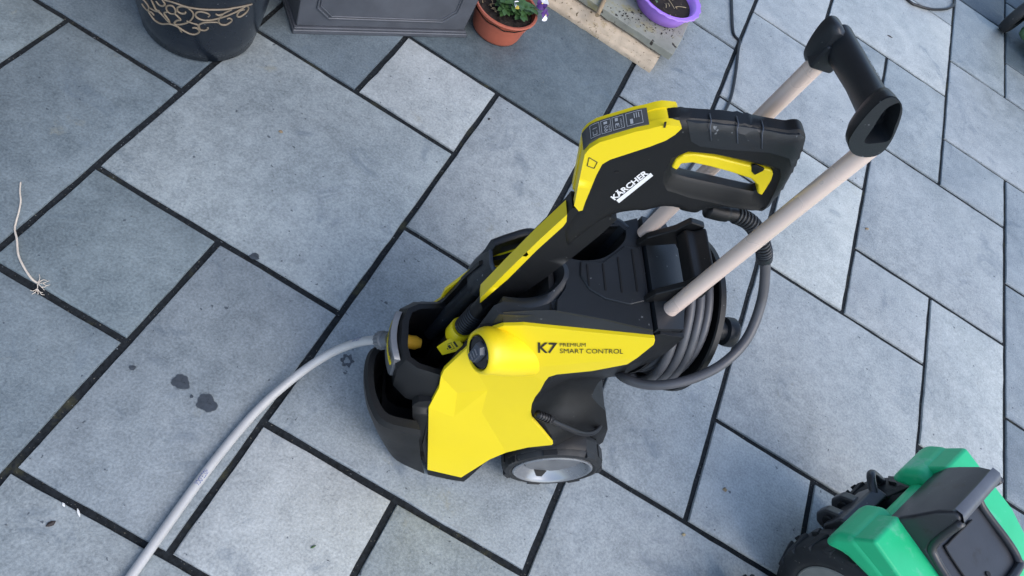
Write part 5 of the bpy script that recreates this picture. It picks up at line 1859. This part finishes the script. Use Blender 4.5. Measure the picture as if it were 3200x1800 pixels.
def blob(pix_c, rx, ry, seed, name, label, cat, mat='wet', z=0.0009, group=None, inner=None):
    r_ = random.Random(seed)
    ph = [r_.uniform(0, 6.28) for _ in range(5)]
    c = at(pix_c, z)
    n = 40
    V = [(0, 0, 0.0003)]
    for k in range(n):
        a = 2 * math.pi * k / n
        w = 1 + 0.10 * math.sin(2 * a + ph[0]) + 0.09 * math.sin(3 * a + ph[1]) + 0.06 * math.sin(5 * a + ph[2]) + 0.03 * math.sin(9 * a + ph[3])
        for f_ in (0.82, 1.08):
            q = at((pix_c[0] + f_ * rx * w * math.cos(a), pix_c[1] + f_ * ry * w * math.sin(a)), z)
            V.append((q[0] - c[0], q[1] - c[1], 0.0))
    F = [(0, 2 * k + 1, 2 * ((k + 1) % n) + 1) for k in range(n)] + [(2 * k + 1, 2 * k + 2, 2 * ((k + 1) % n) + 2, 2 * ((k + 1) % n) + 1) for k in range(n)]
    ob = link(name, V, F, mat)
    at_ = ob.data.attributes.new('soak', 'FLOAT', 'POINT')
    at_.data.foreach_set('value', [1.0 if (k_ == 0 or k_ % 2 == 1) else 0.0 for k_ in range(len(V))])
    ob.location = tuple(map(float, c))
    return tag(ob, label, cat, group)


blob((455, 961), 21, 20, 1, 'wet_patch', 'dark wet patch, second largest, between the tiny one and the largest', 'wet patch', group='wet patches on the slab')
blob((520, 1014), 26, 22, 2, 'wet_patch', 'largest dark wet patch on the slab beside the garden hose', 'wet patch', group='wet patches on the slab')
blob((333, 925), 8, 7, 3, 'wet_patch', 'small dark wet patch away from the two big ones', 'wet patch', group='wet patches on the slab')
blob((482, 997), 4, 5, 4, 'wet_patch', 'tiny wet fleck between the two big wet patches', 'wet patch', group='wet patches on the slab')
blob((640, 645), 14, 8, 6, 'wet_patch', 'dark oval patch on the joint of the largest slab', 'wet patch', group='wet patches on the slab')
n, V, F = 48, [], []
c0_ = at((873, 907), 0.0009)
for k in range(n):
    a = 2 * math.pi * k / n
    for rr in (7.5 + 1.5 * math.sin(3 * a), 15.5 + 2.6 * math.sin(6 * a + 0.6) + 1.2 * math.sin(11 * a)):
        q = at((873 + rr * math.cos(a), 907 + rr * math.sin(a)), 0.0009)
        V.append((q[0] - c0_[0], q[1] - c0_[1], 0.0))
for k in range(n):
    F.append((2 * k, 2 * k + 1, (2 * k + 3) % (2 * n), (2 * k + 2) % (2 * n)))
rw = link('wet_patch', V, F, 'wet')
at_ = rw.data.attributes.new('soak', 'FLOAT', 'POINT')
at_.data.foreach_set('value', [0.5] * len(V))
rw.location = tuple(map(float, c0_))
tag(rw, 'ring-shaped wet mark beside the end of the garden hose', 'wet patch', 'wet patches on the slab')


def crumb(pix, L, w, ang_, mat, name, label, cat, seed=0, h=0.003):
    r_ = random.Random(seed)
    c = at(pix, 0.0)
    d = np.array([math.cos(ang_), math.sin(ang_), 0.0])
    s = np.array([-d[1], d[0], 0])
    V = []
    for t, ww, hh in ((-1, 0.1, 0.2), (-0.4, 0.9, 1.0), (0.3, 1.0, 0.7), (1, 0.1, 0.4)):
        for e_ in (-1, 0, 1):
            V.append(d * L * t + s * w * ww * e_ * r_.uniform(0.8, 1.2) + np.array([0, 0, 0.0014 + h * hh * (1.0 if e_ == 0 else 0.35)]))
    F = []
    for i in range(3):
        for k in range(2):
            a = i * 3 + k
            F.append((a, a + 1, a + 4, a + 3))
    F2 = [tuple(12 + j for j in f[::-1]) for f in F]
    V2 = [v - np.array([0, 0, 0.0011]) for v in V]
    rim_ = [0, 1, 2, 5, 8, 11, 10, 9, 6, 3]
    F3 = [(rim_[i], rim_[(i + 1) % 10], 12 + rim_[(i + 1) % 10], 12 + rim_[i]) for i in range(10)]
    ob = link(name, V + V2, F + F2 + F3, mat, None, smooth=False)
    ob.location = tuple(map(float, c))
    return tag(ob, label, cat)


crumb((128, 1318), 0.008, 0.0045, 1.1, 'deadleaf', 'dead_leaf', 'dark shrivelled leaf on the slab below the hose corner', 'leaf', 1)
crumb((706, 332), 0.0055, 0.004, 0.4, 'bark', 'dead_leaf', 'tiny curled brown leaf on the largest slab', 'leaf', 2)
crumb((2238, 92), 0.013, 0.004, 0.2, 'deadleaf', 'dead_leaf', 'curled dark leaf on slab behind the pull handle', 'leaf', 3)
crumb((1822, 1232), 0.006, 0.005, 0.4, 'bark', 'snail_shell', 'small brown snail shell on slab by the toy tractor', 'shell', 4, 0.007)
crumb((2718 * 0.8 + 4, 576), 0.005, 0.004, 0.5, 'bark', 'clod', 'small brown clod of dirt beside the joint by the handle', 'clod', 5, 0.005)
crumb((1719, 1345), 0.005, 0.004, 0.5, 'straw', 'clod', 'small pale clod on the slab below the washer wheel', 'clod', 6, 0.005)
crumb((788, 1376), 0.006, 0.0022, 1.0, 'leaf', 'green_leaf', 'tiny green leaf on the slab beside the garden hose', 'leaf', 7, 0.002)
crumb((1990, 390), 0.006, 0.003, 0.1, 'bark', 'dead_leaf', 'brown leaf scrap on slab between the handle tubes', 'leaf', 8)
crumb((2182, 576), 0.004, 0.004, 0.1, 'bark', 'seed_husk', 'dark seed husk lying near the joint behind the washer', 'husk', 9, 0.004)
crumb((160, 1270), 0.004, 0.002, 2.6, 'chip', 'white_chip', 'white paint chip in joint, rounder one of the pair', 'paint chip', 10, 0.001)
crumb((198, 1290), 0.008, 0.002, 2.5, 'chip', 'white_chip', 'long white paint chip in the joint by the rounder chip', 'paint chip', 11, 0.001)
crumb((1660, 80), 0.004, 0.002, 0.5, 'chip', 'white_chip', 'white fleck on the stone flag by the purple pot', 'paint chip', 12, 0.001)
crumb((1230, 300), 0.004, 0.003, 0.9, 'soil', 'clod', 'dark soil crumb on joint of the slate slab', 'clod', 13, 0.003)

# loose grit over the slabs and in the joints: uncountable
Vs, Fs = [], []
rg_ = random.Random(11)
for k in range(2600):
    inj = rg_.random() < 0.55
    if inj:
        if rg_.random() < 0.5:
            x = GX + DX * rg_.randint(-2, 11) + rg_.gauss(0, 0.004)
            y = rg_.uniform(0.1, 4.2)
        else:
            x = rg_.uniform(-1.2, 1.9)
            y = GY + DY * rg_.randint(0, 13) + rg_.gauss(0, 0.004)
        z = -0.0055
    else:
        x, y, z = rg_.uniform(-1.2, 1.9), rg_.uniform(0.1, 4.2), 0.0008
    s = abs(rg_.gauss(0, 0.0008)) + 0.0005
    k0 = len(Vs)
    for dx, dy, dz_ in ((-1, -0.3, 0), (1, -0.2, 0), (0.1, 1, 0), (0, 0, 1.0)):
        Vs.append((x + dx * s * rg_.uniform(.6, 1.6), y + dy * s * rg_.uniform(.6, 1.6), z + dz_ * s))
    Fs += [(k0, k0 + 1, k0 + 3), (k0 + 1, k0 + 2, k0 + 3), (k0 + 2, k0, k0 + 3)]
gt = link('grit', Vs, Fs, 'nut')
gt['kind'] = 'stuff'
tag(gt, 'fine dark grit scattered over slabs and joints', 'grit')
